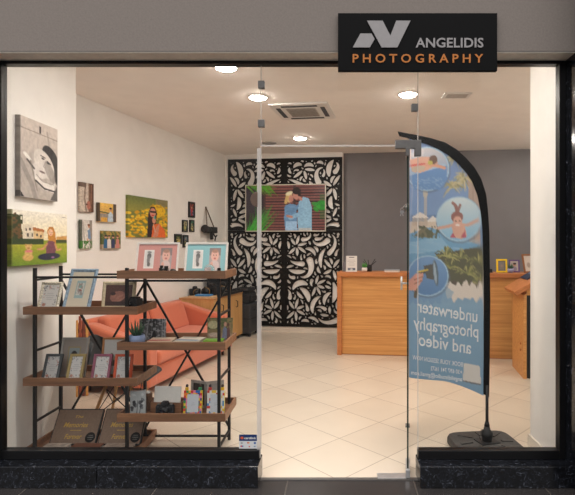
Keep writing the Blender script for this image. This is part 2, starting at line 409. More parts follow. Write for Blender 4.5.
struct(MB().box(1.412, 1.452, -0.03, 0.03, 0.13, GT).build('trim_6', M_['black'], bevel=0.002), 'black upright frame at the right end of the glass', 'frame')
GL, GR = -0.497, 0.512   # left pane ends, right pane begins
struct(MB().box(-2.148, GL - .005, -0.03, 0.03, 0.13, 0.186).build('trim_7', M_['black'], bevel=0.003), 'black sill bar under the left pane', 'frame')
struct(MB().box(GR, 1.412, -0.03, 0.03, 0.13, 0.186).build('trim_8', M_['black'], bevel=0.003), 'black sill bar under the right pane', 'frame')
b = MB()
for a, c in ((-3.2, -2.21), (-2.207, -1.49), (-1.487, GL + .003)): b.box(a, c, -0.13, 0.05, -0.004, 0.13)
struct(b.build('trim_9', M_['granite'], bevel=0.004), 'polished black granite plinth under the left pane', 'plinth')
struct(MB().box(GR - .005, 1.452, -0.13, 0.05, -0.004, 0.13).build('trim_10', M_['granite'], bevel=0.004), 'polished black granite plinth under the right pane', 'plinth')
struct(MB().box(GL, GR - .005, -0.03, 0.0, -0.004, 0.002).build('trim_11', M_['steel']), 'thin threshold strip in the doorway', 'threshold')
DH = 2.128               # door height, transom above
w1 = struct(MB().box(-2.148, GL, -0.005, 0.005, 0.186, GT).build('window_1', M_['glass']), 'large left pane of the shop front', 'window')
MB().box(GL, GL + .004, -0.006, 0.006, 0.186, GT).build('pane_edge', M_['glassedge'], w1)
MB().box(GL - .022, GL - .001, -0.012, 0.012, 0.02, DH - .01).build('seal_strip', M_['glassedge'], w1)
w2 = struct(MB().box(GR + .004, 1.412, -0.005, 0.005, 0.186, GT).build('window_2', M_['glass']), 'right pane of the shop front', 'window')
MB().box(GR, GR + .004, -0.006, 0.006, 0.186, GT).build('pane_edge', M_['glassedge'], w2)
w3 = struct(MB().box(GL + .006, GR - .002, -0.005, 0.005, DH + .012, GT).build('window_3', M_['glass']), 'glass transom above the doorway', 'window')
MB().box(GL + .006, GR - .1, -0.007, 0.007, DH + .002, DH + .012).build('pane_edge', M_['glassedge'], w3)
for u, v in ((261, 84), (261, 123), (415, 107)):
    x, z = X_(u, 3.12), Z_(v, 3.12)
    MB().box(x - .021, x + .021, -0.016, 0.016, z - .024, z + .024).build('glass_clamp', M_['steel'], w3, bevel=0.003)
zc = Z_(146, 3.12)
MB().prism([(X_(395.5, 3.12), zc - .022 + .04), (X_(395.5, 3.12), zc - .014), (X_(415, 3.12), zc - .014), (X_(415, 3.12), zc - .062), (X_(421.5, 3.12), zc - .062), (X_(421.5, 3.12), zc + .018 + .022), (X_(395.5, 3.12), zc + .040)], -0.018, 0.018).build('pivot_patch', M_['steel'], w3, bevel=0.003)

# open door leaf: pivots at the right and stands a little past square, seen on its edge
hx, hy = 0.449, 0.0
th = R(8.05); LW = 0.93
Md = Matrix.Translation((hx, hy, 0)) @ Matrix.Rotation(math.pi / 2 - th, 4, 'Z')
d1 = MB().box(0.01, LW, -0.0035, 0.0035, 0.012, DH - .01, Md).build('door_1', M_['glass'])
struct(d1, 'clear glass door leaf standing open into the shop', 'door')
MB().box(0.002, 0.01, -0.005, 0.005, 0.012, DH - .01, Md).build('pivot_edge', M_['greenedge'], d1)
MB().box(LW, LW + .006, -0.005, 0.005, 0.012, DH - .01, Md).build('meeting_edge', M_['greenedge'], d1)
MB().box(-0.02, 0.16, -0.014, 0.014, 0.006, 0.06, Md).build('bottom_patch', M_['chrome'], d1, bevel=0.003)
MB().box(-0.02, 0.16, -0.014, 0.014, DH - .06, DH - .005, Md).build('top_patch', M_['steel'], d1, bevel=0.003)
hz = Z_(283, 4.04)
b = MB(); L_ = lambda x, y, z: Md @ Vector((x, y, z))
b.tube([L_(.88, .004, hz), L_(.88, .05, hz)], .008); b.tube([L_(.88, -.004, hz), L_(.88, -.05, hz)], .008)
b.tube([L_(.88, .05, hz - .055), L_(.88, .05, hz + .055)], .009); b.tube([L_(.88, -.05, hz - .055), L_(.88, -.05, hz + .055)], .009)
b.build('handle', M_['chrome'], d1)
lz = Z_(208, 4.04)
b = MB(); b.tube([L_(.89, -.022, lz), L_(.89, .022, lz)], .032, 20); b.tube([L_(.89, .022, lz), L_(.89, .036, lz)], .012)
b.build('lock', M_['steel'], d1)
b = MB(); b.box(.86, .925, -.018, .018, Z_(427, 4.05) - .03, Z_(427, 4.05) + .03, Md); b.build('bottom_lock', M_['steel'], d1, bevel=.003)
# round strike plate on the left pane
x, z = X_(255.5, 3.1), Z_(199, 3.1)
MB().prism([(x + .008, z - .048), (x + .008, z + .048)] + [(x + .008 - .046 * math.sin(math.pi * k / 12), z + .048 * math.cos(math.pi * k / 12)) for k in range(1, 12)], -0.014, 0.014).build('strike_plate', plain('bronze_plate', (112, 92, 80), .4, .5), w1, bevel=.002)
b = MB().box(X_(378, 3.10), X_(407, 3.10), -0.015, 0.055, 0.0, 0.005)
tag(b.build('floor_spring_cover', M_['chrome'], bevel=.001), 'small steel plate set in the floor under the door pivot', 'plate')
kp = L_(.89, .046, lz - .012)
k = thing('key_bunch', 'bunch of keys hanging from the glass door lock', 'keys', kp)
b = MB(); b.tube([(.012 * math.cos(t), 0, .012 * math.sin(t) - .0) for t in np.linspace(0, 2 * math.pi, 17)], .0015, 6, False); b.build('key_ring', M_['chrome'], k)
for i, a in enumerate((-.25, .2)):
    b = MB(); s = math.sin(a); b.bar((0, .003 * i, -.01), (.05 * s, .003 * i, -.055), .006, .002); b.box(-.011 + .02 * s, .011 + .02 * s, .003 * i - .001, .003 * i + .001, -.03, -.012); b.build('key', M_['chrome'], k)
# card terminal sticker on the left pane
p = Pic(0, 0, 18, 14, 60, 46, (214, 216, 216)); p.rect(0, 0, 18, 6.5, (24, 52, 104)); p.ell(2.9, 3.3, 1.6, 1.4, (214, 92, 52))
p.ell(2.6, 8.4, 1.1, .6, (120, 130, 130)); p.ell(9, 8.2, 1.0, .7, (200, 40, 40)); p.ell(9.8, 8.2, .8, .6, (235, 160, 50)); p.ell(15.8, 8.4, 1.2, 1.0, (50, 90, 160)); p.ell(2.2, 11.6, .9, .8, (190, 50, 60)); p.ell(3.6, 11.6, .7, .7, (50, 90, 160)); p.ell(10.3, 12, .8, .6, (210, 90, 60)); p.ell(15.6, 11.8, 1, .5, (110, 140, 170))
sw = 18 * 3.13 / FPX; sz = 0.19
st = print_mesh('card_sticker', p, sw, 14 * 3.13 / FPX, 0.0015, M_['print'], None, (X_(248, 3.13), -0.0072, sz))
tag(st, 'small blue and white payment sticker on the left pane', 'sticker')
letter('cardlink', -sw / 2 + .033, sw / 2 - .006, .0615, .014, M_['paper'], st, -0.0006, 0.02)

# ------------------------------------------------------------------ hanging sign
sx0, sx1, sz0, sz1 = X_(338, 2.945), X_(497.3, 2.945), Z_(70.8, 2.945), Z_(13, 2.945)
sg = MB().box(sx0, sx1, -0.195, -0.166, sz0, sz1).build('shop_sign', M_['signblack'], bevel=.002)
tag(sg, 'black sign board with silver emblem above the door', 'sign')
D2 = 2.943; yS = -0.197
silver = plain('silver_letters', (150, 147, 147), 0.45, 0.2, vary=.02); orange = plain('orange_letters', (196, 116, 38), 0.5, vary=.03)
def spt(x, y): return (X_(320 + x / 2.875, D2), Z_(y / 2.875, D2))
b = MB()
b.prism([spt(*q) for q in ((135, 60), (180, 60), (202, 103), (219, 60), (260, 60), (222, 137), (177, 137))], yS - .004, yS + .002)
b.prism([spt(*q) for q in ((116, 97), (148, 97), (157, 113), (143, 137), (94, 137))], yS - .004, yS + .002)
b.build('emblem', silver, sg)
letter('ANGELIDIS', X_(415.6, D2), X_(483.4, D2), Z_(47.3, D2), 9.3 * D2 / FPX, silver, sg, yS, 0.018, 1.02, .004)
letter('PHOTOGRAPHY', X_(352.6, D2), X_(483.2, D2), Z_(62.5, D2), 8.4 * D2 / FPX, orange, sg, yS, 0.016, 1.55, .004)

# ------------------------------------------------------------------ ceiling fittings
def ceiling_p(u, v): D = (CEIL - EYE) * FPX / (V0 - v); return Vector((X_(u, D), D - CAMD, CEIL))
def downlight(p, label):
    r = thing('downlight', label, 'ceiling light', p, 0, 'round ceiling downlights')
    MB().lathe([(.088, -.0), (.105, -.0), (.105, -.008), (.09, -.012), (.088, -.004)], 28).build('trim_ring', M_['white'], r)
    MB().lathe([(.0, -.028), (.04, -.026), (.07, -.019), (.0875, -.006)], 28).build('diffuser', M_['lamp'], r)
    return r
dl0 = downlight(ceiling_p(258, 97), 'glowing round downlight left of the ceiling air conditioner, beside the upper glass joint')
def dup(o, loc, label, parent=None):
    c = o.copy(); COL.objects.link(c); c.location = loc; c['label'] = label
    for ch in o.children:
        k = ch.copy(); COL.objects.link(k); k.parent = c
        for g in ch.children:
            q = g.copy(); COL.objects.link(q); q.parent = k
    return c
dup(dl0, ceiling_p(226, 67), 'glowing round downlight nearest the front, cut by the top bar of the glass')
dup(dl0, ceiling_p(300, 138), 'glowing round downlight deepest in the shop, in front of the filigree screen')
dup(dl0, ceiling_p(408, 94), 'glowing round downlight just below the black sign board')
for x, y in ((-1.1, .17), (-.3, .17), (.62, .17), (2.3, 1.9), (3.0, 3.6), (-1.75, 1.0)):  # extra downlights out of view, added to brighten the shop
    if (x, y) == (-1.75, 1.0): continue
    dup(dl0, (x, y, CEIL), 'added unseen round downlight above the shop window or behind the right pier')
# cassette air conditioner
p0 = ceiling_p(303.5, 110.5)
ac = thing('ceiling_air_conditioner', 'square white cassette air conditioner in the ceiling', 'air conditioner', p0, RZB)
b = MB(); W = .33
b.ring(2 * W, 2 * W, .19, 0, .02, Matrix.Rotation(R(90), 4, 'X') @ Matrix.Translation((0, -W, 0)), .006)
o_ = MB().box(-W, W, -W, W, -.022, -.0005).build('panel', M_['white'], ac, bevel=.012)
MB().box(-.17, .17, -.17, .17, -.027, -.0225).build('return_grille', plain('grille_beige', (188, 180, 170), .6), ac, bevel=.004)
b = MB()
for i in range(12): b.box(-.16, .16, -.16 + i * .028, -.152 + i * .028, -.031, -.0275)
b.build('grille_bars', plain('grille_bar', (150, 142, 132), .6), ac)
for k_ in range(4):
    Mk = Matrix.Rotation(k_ * math.pi / 2, 4, 'Z')
    MB().box(-.2, .2, -.275, -.225, -.026, -.0225, Mk).build('air_slot', M_['vent'], ac)
v_ = thing('air_vent', 'small rectangular ceiling vent below the right end of the black sign', 'vent', ceiling_p(456.5, 95), 0)
MB().box(-.14, .14, -.09, .09, -.012, -.0005).build('frame', M_['white'], v_, bevel=.004)
b = MB()
for i in range(5): b.box(-.105, .105, -.06 + i * .026, -.052 + i * .026, -.015, -.0125)
b.build('slats', plain('vent_slat_grey', (168, 160, 152), .6), v_)  # slats in one even warm grey
v_ = thing('ceiling_speaker', 'flat round ceiling speaker above the filigree screen', 'speaker', ceiling_p(269, 143), 0)
MB().lathe([(.0, -.012), (.10, -.012), (.115, -.0005)], 24).build('grille', plain('grille_grey', (150, 145, 140), .7), v_)

# ------------------------------------------------------------------ black filigree screen
def filigree(W, H, seed, fans, commas):
    res = 0.009; nx, ny = int(W / res) + 1, int(H / res) + 1
    xs = np.linspace(0, W, nx); zs = np.linspace(0, H, ny); X, Z = np.meshgrid(xs, zs); rng = np.random.RandomState(seed)
    edge = np.minimum(np.minimum(X, W - X), np.minimum(Z, H - Z)) - 0.026
    hole = np.full(X.shape, 9.0)
    def gap(pts, rs):
        m = 9.0
        for (x, z), r in zip(pts, rs):
            i, j = int(round(x / W * (nx - 1))), int(round(z / H * (ny - 1)))
            if i < 0 or j < 0 or i >= nx or j >= ny: return -9
            m = min(m, hole[j, i] - r, edge[j, i] - r)
            if m < 0.0: return m
        return m
    def carve(pts, rs):
        for (x, z), r in zip(pts, rs): np.minimum(hole, np.hypot(X - x, Z - z) - r, out=hole)
    def leaf(x, z, a, L, r, curl, n=14, tip=.25):
        pts, rs = [], []; t = a
        for i in range(n + 1):
            s = i / n; pts.append((x, z)); rs.append(r * max(.12, math.sin(math.pi * min(1, (s * .86 + .1))) ** .75)); x += math.cos(t) * L / n; z += math.sin(t) * L / n; t += curl / n
        return pts, rs
    def comma(x, z, a, L, r, curl, n=22):
        pts, rs = [], []; t = a
        for i in range(n + 1):
            s = i / n; pts.append((x, z)); rs.append(r * (1 - s) ** .7 + .004); x += math.cos(t) * L / n; z += math.sin(t) * L / n; t += curl / n * (.4 + 1.4 * s)
        return pts, rs
    def try_(p, g): 
        if gap(*p) > g: carve(*p); return True
        return False
    for (x, z, n, a0, a1, L) in fans:
        for k in range(n):
            a = R(a0 + (a1 - a0) * k / max(1, n - 1)); try_(leaf(x + .035 * math.cos(a), z + .035 * math.sin(a), a, L * (1 + .15 * math.sin(k * 2.1)), L * .17, .25), .003)
    for (x, z, a, L, r, c) in commas: try_(comma(x, z, R(a), L, r, c), .008)
    for L0, r0, tries, g in ((.34, .044, 700, .017), (.26, .040, 1200, .016), (.19, .034, 2500, .015), (.13, .026, 4000, .014), (.08, .018, 5000, .013), (.04, .012, 4000, .013), (.016, .009, 1500, .013)):
        for _ in range(tries):
            x, z = rng.uniform(.04, W - .04), rng.uniform(.04, H - .04)
            # flow: leaves swirl about two eyes
            ax = math.atan2(z - H * .5, x - W * .35) + 1.2 + 1.6 * math.sin(5 * z) + rng.normal(0, .5)
            f = comma if rng.rand() < .55 else leaf
            try_(f(x, z, ax, L0 * rng.uniform(.8, 1.1), r0 * rng.uniform(.8, 1.15), rng.choice([-1, 1]) * rng.uniform(.4, 2.0)), g)
    return np.minimum(hole, 9), nx, ny, W, H
def march(F, W, H, mirror):
    ny, nx = F.shape; F = F[:, ::-1] if mirror else F
    vid, vs, fs = {}, [], []
    def corner(i, j):
        k = (i, j)
        if k not in vid: vid[k] = len(vs); vs.append((W * i / (nx - 1), 0.0, H * j / (ny - 1)))
        return vid[k]
    def cross(i0, j0, i1, j1):
        k = (min((i0, j0), (i1, j1)), max((i0, j0), (i1, j1)))
        if k not in vid:
            a, b_ = F[j0, i0], F[j1, i1]; t = a / (a - b_)
            vid[k] = len(vs); vs.append((W * (i0 + (i1 - i0) * t) / (nx - 1), 0.0, H * (j0 + (j1 - j0) * t) / (ny - 1)))
        return vid[k]
    S = F > 0
    for j in range(ny - 1):
        for i in range(nx - 1):
            c = ((i, j), (i + 1, j), (i + 1, j + 1), (i, j + 1)); s = [S[b_, a] for a, b_ in c]
            if not any(s): continue
            if all(s): fs.append(tuple(corner(*q) for q in c)); continue
            poly = []
            for k in range(4):
                q, r_ = c[k], c[(k + 1) % 4]
                if s[k]: poly.append(corner(*q))
                if s[k] != s[(k + 1) % 4]: poly.append(cross(*q, *r_))
            if len(poly) > 2: fs.append(tuple(poly))
    return vs, fs
PW, PZ0, PZ1 = 1.98, 0.098, 2.945
scr = thing('filigree_screen', 'tall black laser cut screen with leaf scrolls on the back wall', 'screen', BW0 + BT * 0.06 + BN * 0.016 + Vector((0, 0, PZ0)), RZB)
hz_ = 1.63
lower = filigree(PW / 2, hz_ - .002, 11, [(.80, .28, 7, -100, 200, .15), (.78, 1.36, 7, 160, 460, .15), (.16, .98, 7, -110, 120, .16), (.45, .70, 6, 100, 330, .14), (.2, .2, 5, 0, 160, .14)],
                 [(.55, 1.12, 250, .42, .055, 2.4), (.72, .86, 200, .34, .05, -2.2), (.34, .40, 60, .36, .05, 2.2), (.6, .5, -60, .3, .045, -2.0), (.25, 1.45, -40, .3, .045, 2.0)])
upper = filigree(PW / 2, PZ1 - PZ0 - hz_ - .002, 5, [(.16, .72, 8, -60, 250, .17), (.66, 1.02, 6, 180, 350, .16), (.16, .2, 6, -30, 200, .15)],
                 [(.55, .95, 120, .4, .055, -2.4), (.8, .98, 200, .3, .05, 2.2), (.4, .8, 60, .32, .045, 2.2), (.3, .5, -40, .3, .045, -2)])
for (F, nx, ny, W, H), z in ((lower, 0), (upper, hz_ + .002)):
    for mir, x in ((False, 0), (True, PW / 2 + .001)):
        vs, fs = march(F, W - .001, H, mir)
        o = MB().add(vs, fs, Matrix.Translation((x, 0, z))).build('screen_panel', M_['panelblack'], scr)
        s_ = o.modifiers.new('t', 'SOLIDIFY'); s_.thickness = .010; s_.offset = 0
for x in (.05, PW / 2, PW - .05):
    for z in (.05, hz_ - .1, hz_ + .1, PZ1 - PZ0 - .05): b = MB(); b.tube([(x, .0055, z), (x, .0155, z)], .012); b.build('wall_spacer', M_['black'], scr)

# ------------------------------------------------------------------ television on the screen
tvL, tvR = .375, 1.785
tvz0, tvz1 = Z_(231.5, 8.15), Z_(183.8, 8.15)
tw, thh = tvR - tvL - .02, tvz1 - tvz0
p = Pic(0, 0, 422, 240, 130, 76, (92, 52, 48))
for i in range(17): p.rect(100, i * 15, 422, i * 15 + 8, (128, 74, 66)); p.rect(100, i * 15 + 11, 422, i * 15 + 15, (50, 24, 26))
p.rect(0, 0, 104, 240, (44, 30, 36)); p.rect(96, 0, 106, 240, (66, 36, 36)); p.rect(255, 0, 268, 240, (70, 40, 38))
p.rect(0, 30, 70, 150, (52, 44, 52), .6)
rg = np.random.RandomState(3)
for i in range(46):
    a = rg.uniform(-.9, .9); x0 = rg.uniform(0, 120); L = rg.uniform(40, 90)
    p.line([(x0, 0 + rg.uniform(-10, 10)), (x0 + L * .7, rg.uniform(10, 60))], 7, (50 + rg.randint(60), 110 + rg.randint(50), 26), .8, 2)
for i in range(60):
    x0 = rg.uniform(-10, 90); p.line([(x0, 250), (x0 + rg.uniform(-10, 110), 250 - rg.uniform(50, 150))], 7, (30 + rg.randint(70), 110 + rg.randint(60), 44), .8, 2)
for i in range(26): 
    x0 = rg.uniform(365, 425); y0 = rg.uniform(90, 130); p.ell(x0, y0, 16, 9, (40, 130 + rg.randint(50), 40), rg.uniform(-40, 40), .7)
p.rect(395, 50, 422, 180, (30, 120, 30), .35)
sk = (196, 130, 108)
p.poly([(212, 240), (205, 175), (210, 110), (235, 98), (270, 104), (272, 180), (275, 240)], (108, 142, 170))      # her blouse
p.poly([(212, 240), (214, 190), (272, 190), (276, 240)], (160, 186, 206))
p.line([(215, 120), (235, 140), (275, 120), (300, 90)], 18, (102, 136, 164))
p.ell(232, 66, 18, 26, (214, 176, 112)); p.ell(242, 72, 13, 19, sk); p.line([(222, 60), (214, 92)], 16, (204, 160, 96)); p.ell(232, 44, 20, 10, (226, 206, 160), -20)
p.poly([(280, 240), (276, 170), (284, 90), (306, 62), (336, 72), (350, 110), (352, 240)], (150, 184, 200))          # his shirt
p.poly([(284, 240), (284, 226), (348, 226), (350, 240)], (190, 186, 176))
p.line([(300, 100), (294, 150), (238, 172)], 22, (142, 176, 194)); p.line([(246, 168), (222, 162)], 12, sk)
p.ell(270, 54, 18, 23, sk); p.ell(272, 32, 22, 18, (34, 24, 24)); p.ell(286, 46, 8, 18, (38, 26, 26)); p.line([(285, 66), (296, 76)], 14, sk)
p.grain(.08, 60)
tv = thing('television', 'wall television showing a couple embracing before red louvres', 'television', BW0 + BT * ((tvL + tvR) / 2) + BN * 0.07 + Vector((0, 0, tvz0)), RZB)
MB().ring(tw, thh, .016, -.006, .004).build('bezel', plain('silver_bezel', (206, 200, 186), .35, .3), tv)
MB().box(-tw / 2 + .002, tw / 2 - .002, .004, .044, .002, thh - .002).build('housing', M_['blackmatt'], tv)
print_mesh('display', p, tw - .028, thh - .028, .002, printed('tv_picture', .25, 0.72), tv, (0, .001, .014))
# ------------------------------------------------------------------ canvases on the walls
def canvas(name, label, pic, w, h, t, loc, rz, group):
    o = print_mesh(name, pic, w, h, t, M_['matprint'], None, loc, (0, 0, rz)); return tag(o, label, 'picture', group)
PXF = PX + 0.036
def pier_u(u): return PXF * FPX / (u - U0)         # distance at which the pier-mounted canvas face meets column u
# black and white canvas
D0, D1 = pier_u(20), pier_u(57.5); z0, z1 = Z_(196.3, D0), Z_(114.5, D0)
p = Pic(0, 0, 103, 230, 64, 110, (196, 184, 174))
p.vgrad(0, 230, (204, 192, 182), (176, 166, 158)); p.line([(-5, 32), (110, 38)], 2.5, (140, 128, 118)); p.rect(50, 12, 55, 32, (60, 54, 52))
p.poly([(0, 128), (30, 95), (56, 82), (103, 92), (103, 230), (0, 230)], (182, 172, 164)); p.line([(72, 22), (84, 110), (96, 230)], 5, (156, 146, 138), .6)
p.ell(84, 104, 22, 44, (46, 42, 42), -22); p.ell(98, 128, 10, 50, (58, 54, 52), -6)                    # dark hair
p.ell(64, 122, 25, 45, (214, 206, 198), -24); p.ell(54, 142, 20, 26, (220, 212, 206), -20); p.ell(80, 142, 12, 34, (150, 142, 136), -20, .7)
p.line([(54, 98), (66, 102)], 3, (70, 64, 62)); p.line([(72, 110), (82, 118)], 3, (70, 64, 62)); p.ell(60, 106, 4.5, 2.5, (50, 46, 46), 14); p.ell(75, 116, 4.5, 2.5, (50, 46, 46), 24); p.line([(68, 112), (61, 130), (66, 133)], 2.4, (160, 150, 144)); p.ell(58, 147, 8, 3, (110, 92, 90), 12)
p.poly([(36, 150), (52, 172), (84, 182), (96, 174), (92, 204), (62, 200), (38, 178)], (228, 222, 216)); p.line([(40, 176), (64, 196), (94, 200)], 5, (56, 52, 50)); p.line([(42, 158), (60, 176), (92, 180)], 2, (150, 142, 136))
p.line([(12, 104), (24, 118)], 9, (234, 230, 224)); p.line([(18, 120), (36, 142)], 5, (84, 78, 76)); p.line([(0, 124), (30, 190), (40, 230)], 12, (156, 148, 142)); p.line([(26, 120), (44, 205)], 3, (120, 112, 106), .7)
p.poly([(0, 212), (12, 230), (0, 230)], (40, 38, 38)); p.poly([(92, 204), (103, 176), (103, 230), (80, 230)], (74, 70, 68), .8); p.rect(0, 0, 3, 230, (120, 112, 106), .6); p.grain(.06, 30)
canvas('canvas_picture', 'upper black and white portrait canvas on the left pier', p, D1 - D0, z1 - z0, .034, (PXF, (D0 + D1) / 2 - CAMD, z0), math.pi / 2, 'canvases on the left pier')
# girl on the lawn
D0, D1 = pier_u(11.5), pier_u(67); z0, z1 = Z_(266.5, D0), Z_(209, D0)
p = Pic(0, 0, 260, 240, 90, 80, (236, 232, 220))
p.vgrad(0, 150, (240, 234, 220), (238, 222, 180)); p.rect(0, 128, 260, 240, (140, 152, 42)); p.vgrad(150, 240, (168, 168, 44), (112, 140, 34))
p.poly([(0, 30), (14, 10), (36, 40), (46, 128), (0, 128)], (104, 76, 40)); p.speck(0, 20, 44, 128, (52, 60, 26), 26, .5, 4)
p.poly([(44, 60), (92, 56), (92, 128), (44, 128)], (226, 212, 188)); p.poly([(92, 78), (140, 84), (140, 128), (92, 128)], (222, 190, 140)); p.poly([(88, 70), (140, 80), (142, 92), (88, 86)], (180, 110, 56))
for x, y in ((56, 76), (72, 74), (64, 100), (82, 100), (104, 98), (122, 104)): p.rect(x, y, x + 8, y + 13, (92, 78, 70))
p.poly([(205, 112), (260, 106), (260, 134), (200, 134)], (206, 154, 84)); p.rect(0, 122, 140, 150, (50, 66, 30)); p.rect(196, 126, 260, 142, (64, 76, 34)); p.rect(0, 148, 260, 154, (196, 190, 70), .6)
p.poly([(164, 150), (156, 84), (166, 64), (186, 66), (198, 96), (200, 160), (190, 178), (166, 176)], (196, 132, 52)); p.ell(173, 92, 12, 16, (238, 192, 158)); p.ell(169, 90, 1.8, 1.5, (60, 40, 30)); p.ell(179, 91, 1.8, 1.5, (60, 40, 30)); p.ell(173, 101, 4, 1.6, (170, 70, 60))
p.poly([(152, 156), (160, 132), (192, 134), (202, 160), (196, 196), (150, 194)], (122, 72, 84)); p.line([(156, 146), (134, 170), (112, 170)], 9, (206, 146, 104)); p.line([(196, 148), (206, 176), (226, 172)], 9, (206, 146, 104))
p.ell(160, 206, 48, 16, (40, 44, 66)); p.ell(186, 204, 36, 14, (46, 46, 62)); p.ell(184, 210, 8, 5, (150, 100, 150))
p.ell(68, 205, 24, 16, (214, 172, 100)); p.ell(70, 186, 17, 14, (222, 182, 110)); p.ell(70, 160, 14, 13, (222, 182, 110)); p.ell(58, 151, 5, 5, (206, 160, 90)); p.ell(82, 151, 5, 5, (206, 160, 90)); p.ell(72, 178, 18, 6, (222, 128, 132)); p.ell(70, 165, 5, 4, (180, 120, 70))
p.rect(232, 14, 252, 18, (150, 140, 130)); p.rect(0, 0, 4, 240, (90, 96, 40), .5); p.grain(.08, 50, 9)
canvas('canvas_picture', 'girl sitting on a lawn, lower canvas on the left pier', p, D1 - D0, z1 - z0, .034, (PXF, (D0 + D1) / 2 - CAMD, z0), math.pi / 2, 'canvases on the left pier')
def on_left_wall(u0, u1, v0, v1, t=.03):
    Da, Db = lw_D(u0), lw_D(u1); a = Vector((X_(u0, Da), Da - CAMD, 0)); b = Vector((X_(u1, Db), Db - CAMD, 0)); Dm = (Da + Db) / 2
    um = U0 + ((a + b) / 2).x * FPX / Dm
    za, zb = Z_(v1, Dm), Z_(v0, Dm); q = (a + b) / 2 + LN * (t + .003); q.z = za
    return q, (b - a).length, zb - za
# woman with yellow flowers
q, w, h = on_left_wall(125.5, 165.5, 198, 237.5)
p = Pic(0, 0, 165, 165, 84, 84, (120, 126, 60)); p.vgrad(0, 60, (104, 116, 62), (150, 146, 64)); p.rect(110, 0, 165, 40, (150, 128, 104), .6)
for i in range(260):
    x, y = RNG.uniform(0, 165), RNG.uniform(20, 165)
    if y > 66 - .25 * x: p.ell(x, y, RNG.uniform(4, 9), RNG.uniform(3, 6), [(232, 184, 20), (214, 158, 14), (120, 118, 40), (240, 200, 50)][RNG.randint(4)])
p.ell(120, 50, 34, 26, (232, 186, 24)); p.speck(86, 20, 165, 80, (196, 150, 20), 20, .55, 2)
p.poly([(74, 165), (78, 70), (88, 36), (106, 34), (116, 60), (112, 110), (96, 165)], (44, 24, 24)); p.ell(98, 60, 13, 20, (206, 140, 116)); p.rect(86, 52, 112, 60, (30, 26, 30)); p.ell(98, 71, 6, 2.6, (190, 30, 40))
p.poly([(92, 165), (98, 110), (126, 104), (150, 130), (156, 165)], (226, 106, 44)); p.poly([(96, 165), (112, 120), (128, 104), (120, 160)], (210, 140, 112)); p.ell(103, 92, 8, 14, (208, 142, 116)); p.ell(106, 80, 3, 8, (60, 170, 160)); p.line([(100, 110), (108, 140)], 3, (196, 196, 180)); p.grain(.06, 40, 5)
canvas('canvas_picture', 'square canvas of a dark haired woman among yellow flowers', p, w, h, .032, q, RZL, 'canvases on the left wall')
# four small canvases
q, w, h = on_left_wall(77.3, 91, 183, 212); p = Pic(0, 0, 75, 165, 40, 80, (120, 92, 76)); p.rect(0, 0, 46, 165, (200, 186, 172)); p.line([(30, 0), (24, 80), (34, 165)], 8, (140, 120, 108)); p.rect(0, 0, 34, 26, (110, 90, 80)); p.rect(52, 0, 75, 165, (92, 60, 44)); p.line([(62, 10), (58, 165)], 5, (150, 108, 84)); p.ell(46, 126, 10, 26, (176, 110, 92)); p.ell(36, 122, 5, 5, (100, 60, 50)); p.grain(.15, 24)
canvas('canvas_picture', 'small upright brown and cream canvas nearest the left pier, upper one', p, w, h, .025, q, RZL, 'canvases on the left wall')
q, w, h = on_left_wall(78, 89.5, 220, 248.5); p = Pic(0, 0, 64, 165, 36, 80, (218, 212, 204)); p.rect(0, 0, 8, 165, (90, 92, 80)); p.rect(48, 0, 64, 165, (150, 140, 130)); p.line([(12, 10), (20, 120)], 5, (176, 170, 160)); p.poly([(38, 60), (52, 50), (56, 110), (40, 110)], (120, 146, 176)); p.ell(45, 36, 6, 9, (196, 140, 110)); p.ell(44, 28, 7, 6, (120, 74, 44)); p.line([(40, 108), (34, 130)], 6, (206, 150, 120)); p.speck(0, 120, 64, 165, (60, 120, 40), 14, .35, 3); p.grain(.1, 24)
canvas('canvas_picture', 'small upright canvas of a figure in blue above green plants', p, w, h, .025, q, RZL, 'canvases on the left wall')
q, w, h = on_left_wall(95.6, 113.7, 203.5, 222); p = Pic(0, 0, 98, 105, 48, 50, (222, 170, 70)); p.vgrad(0, 50, (240, 196, 90), (214, 170, 90)); p.rect(0, 0, 10, 105, (84, 66, 50)); p.rect(80, 0, 98, 105, (84, 72, 66)); p.rect(10, 60, 80, 105, (150, 140, 130)); p.line([(12, 50), (60, 56)], 7, (90, 96, 60)); p.poly([(50, 105), (54, 60), (66, 44), (78, 58), (80, 105)], (184, 200, 214)); p.ell(66, 34, 6, 9, (190, 130, 100)); p.ell(66, 27, 7, 5, (50, 36, 30)); p.rect(14, 80, 46, 105, (214, 160, 60)); p.grain(.1, 24)
canvas('canvas_picture', 'small golden canvas of a man in a pale blue shirt', p, w, h, .025, q, RZL, 'canvases on the left wall')
q, w, h = on_left_wall(99.5, 118.2, 231, 248.7); p = Pic(0, 0, 100, 100, 48, 48, (92, 100, 52)); p.speck(0, 0, 100, 40, (170, 140, 70), 16, .5, 6); p.rect(0, 76, 100, 100, (176, 150, 124))
for x, c, hc in ((18, (40, 96, 140), (60, 40, 34)), (36, (222, 214, 206), (90, 60, 44)), (58, (44, 56, 90), (40, 30, 28)), (82, (196, 128, 116), (110, 64, 44))): p.poly([(x - 10, 96), (x - 9, 50), (x, 42), (x + 9, 50), (x + 10, 96)], c); p.ell(x, 34, 6, 8, (204, 150, 122)); p.ell(x, 28, 7, 5, hc)
canvas('canvas_picture', 'small canvas of four people standing together outdoors', p, w, h, .025, q, RZL, 'canvases on the left wall')
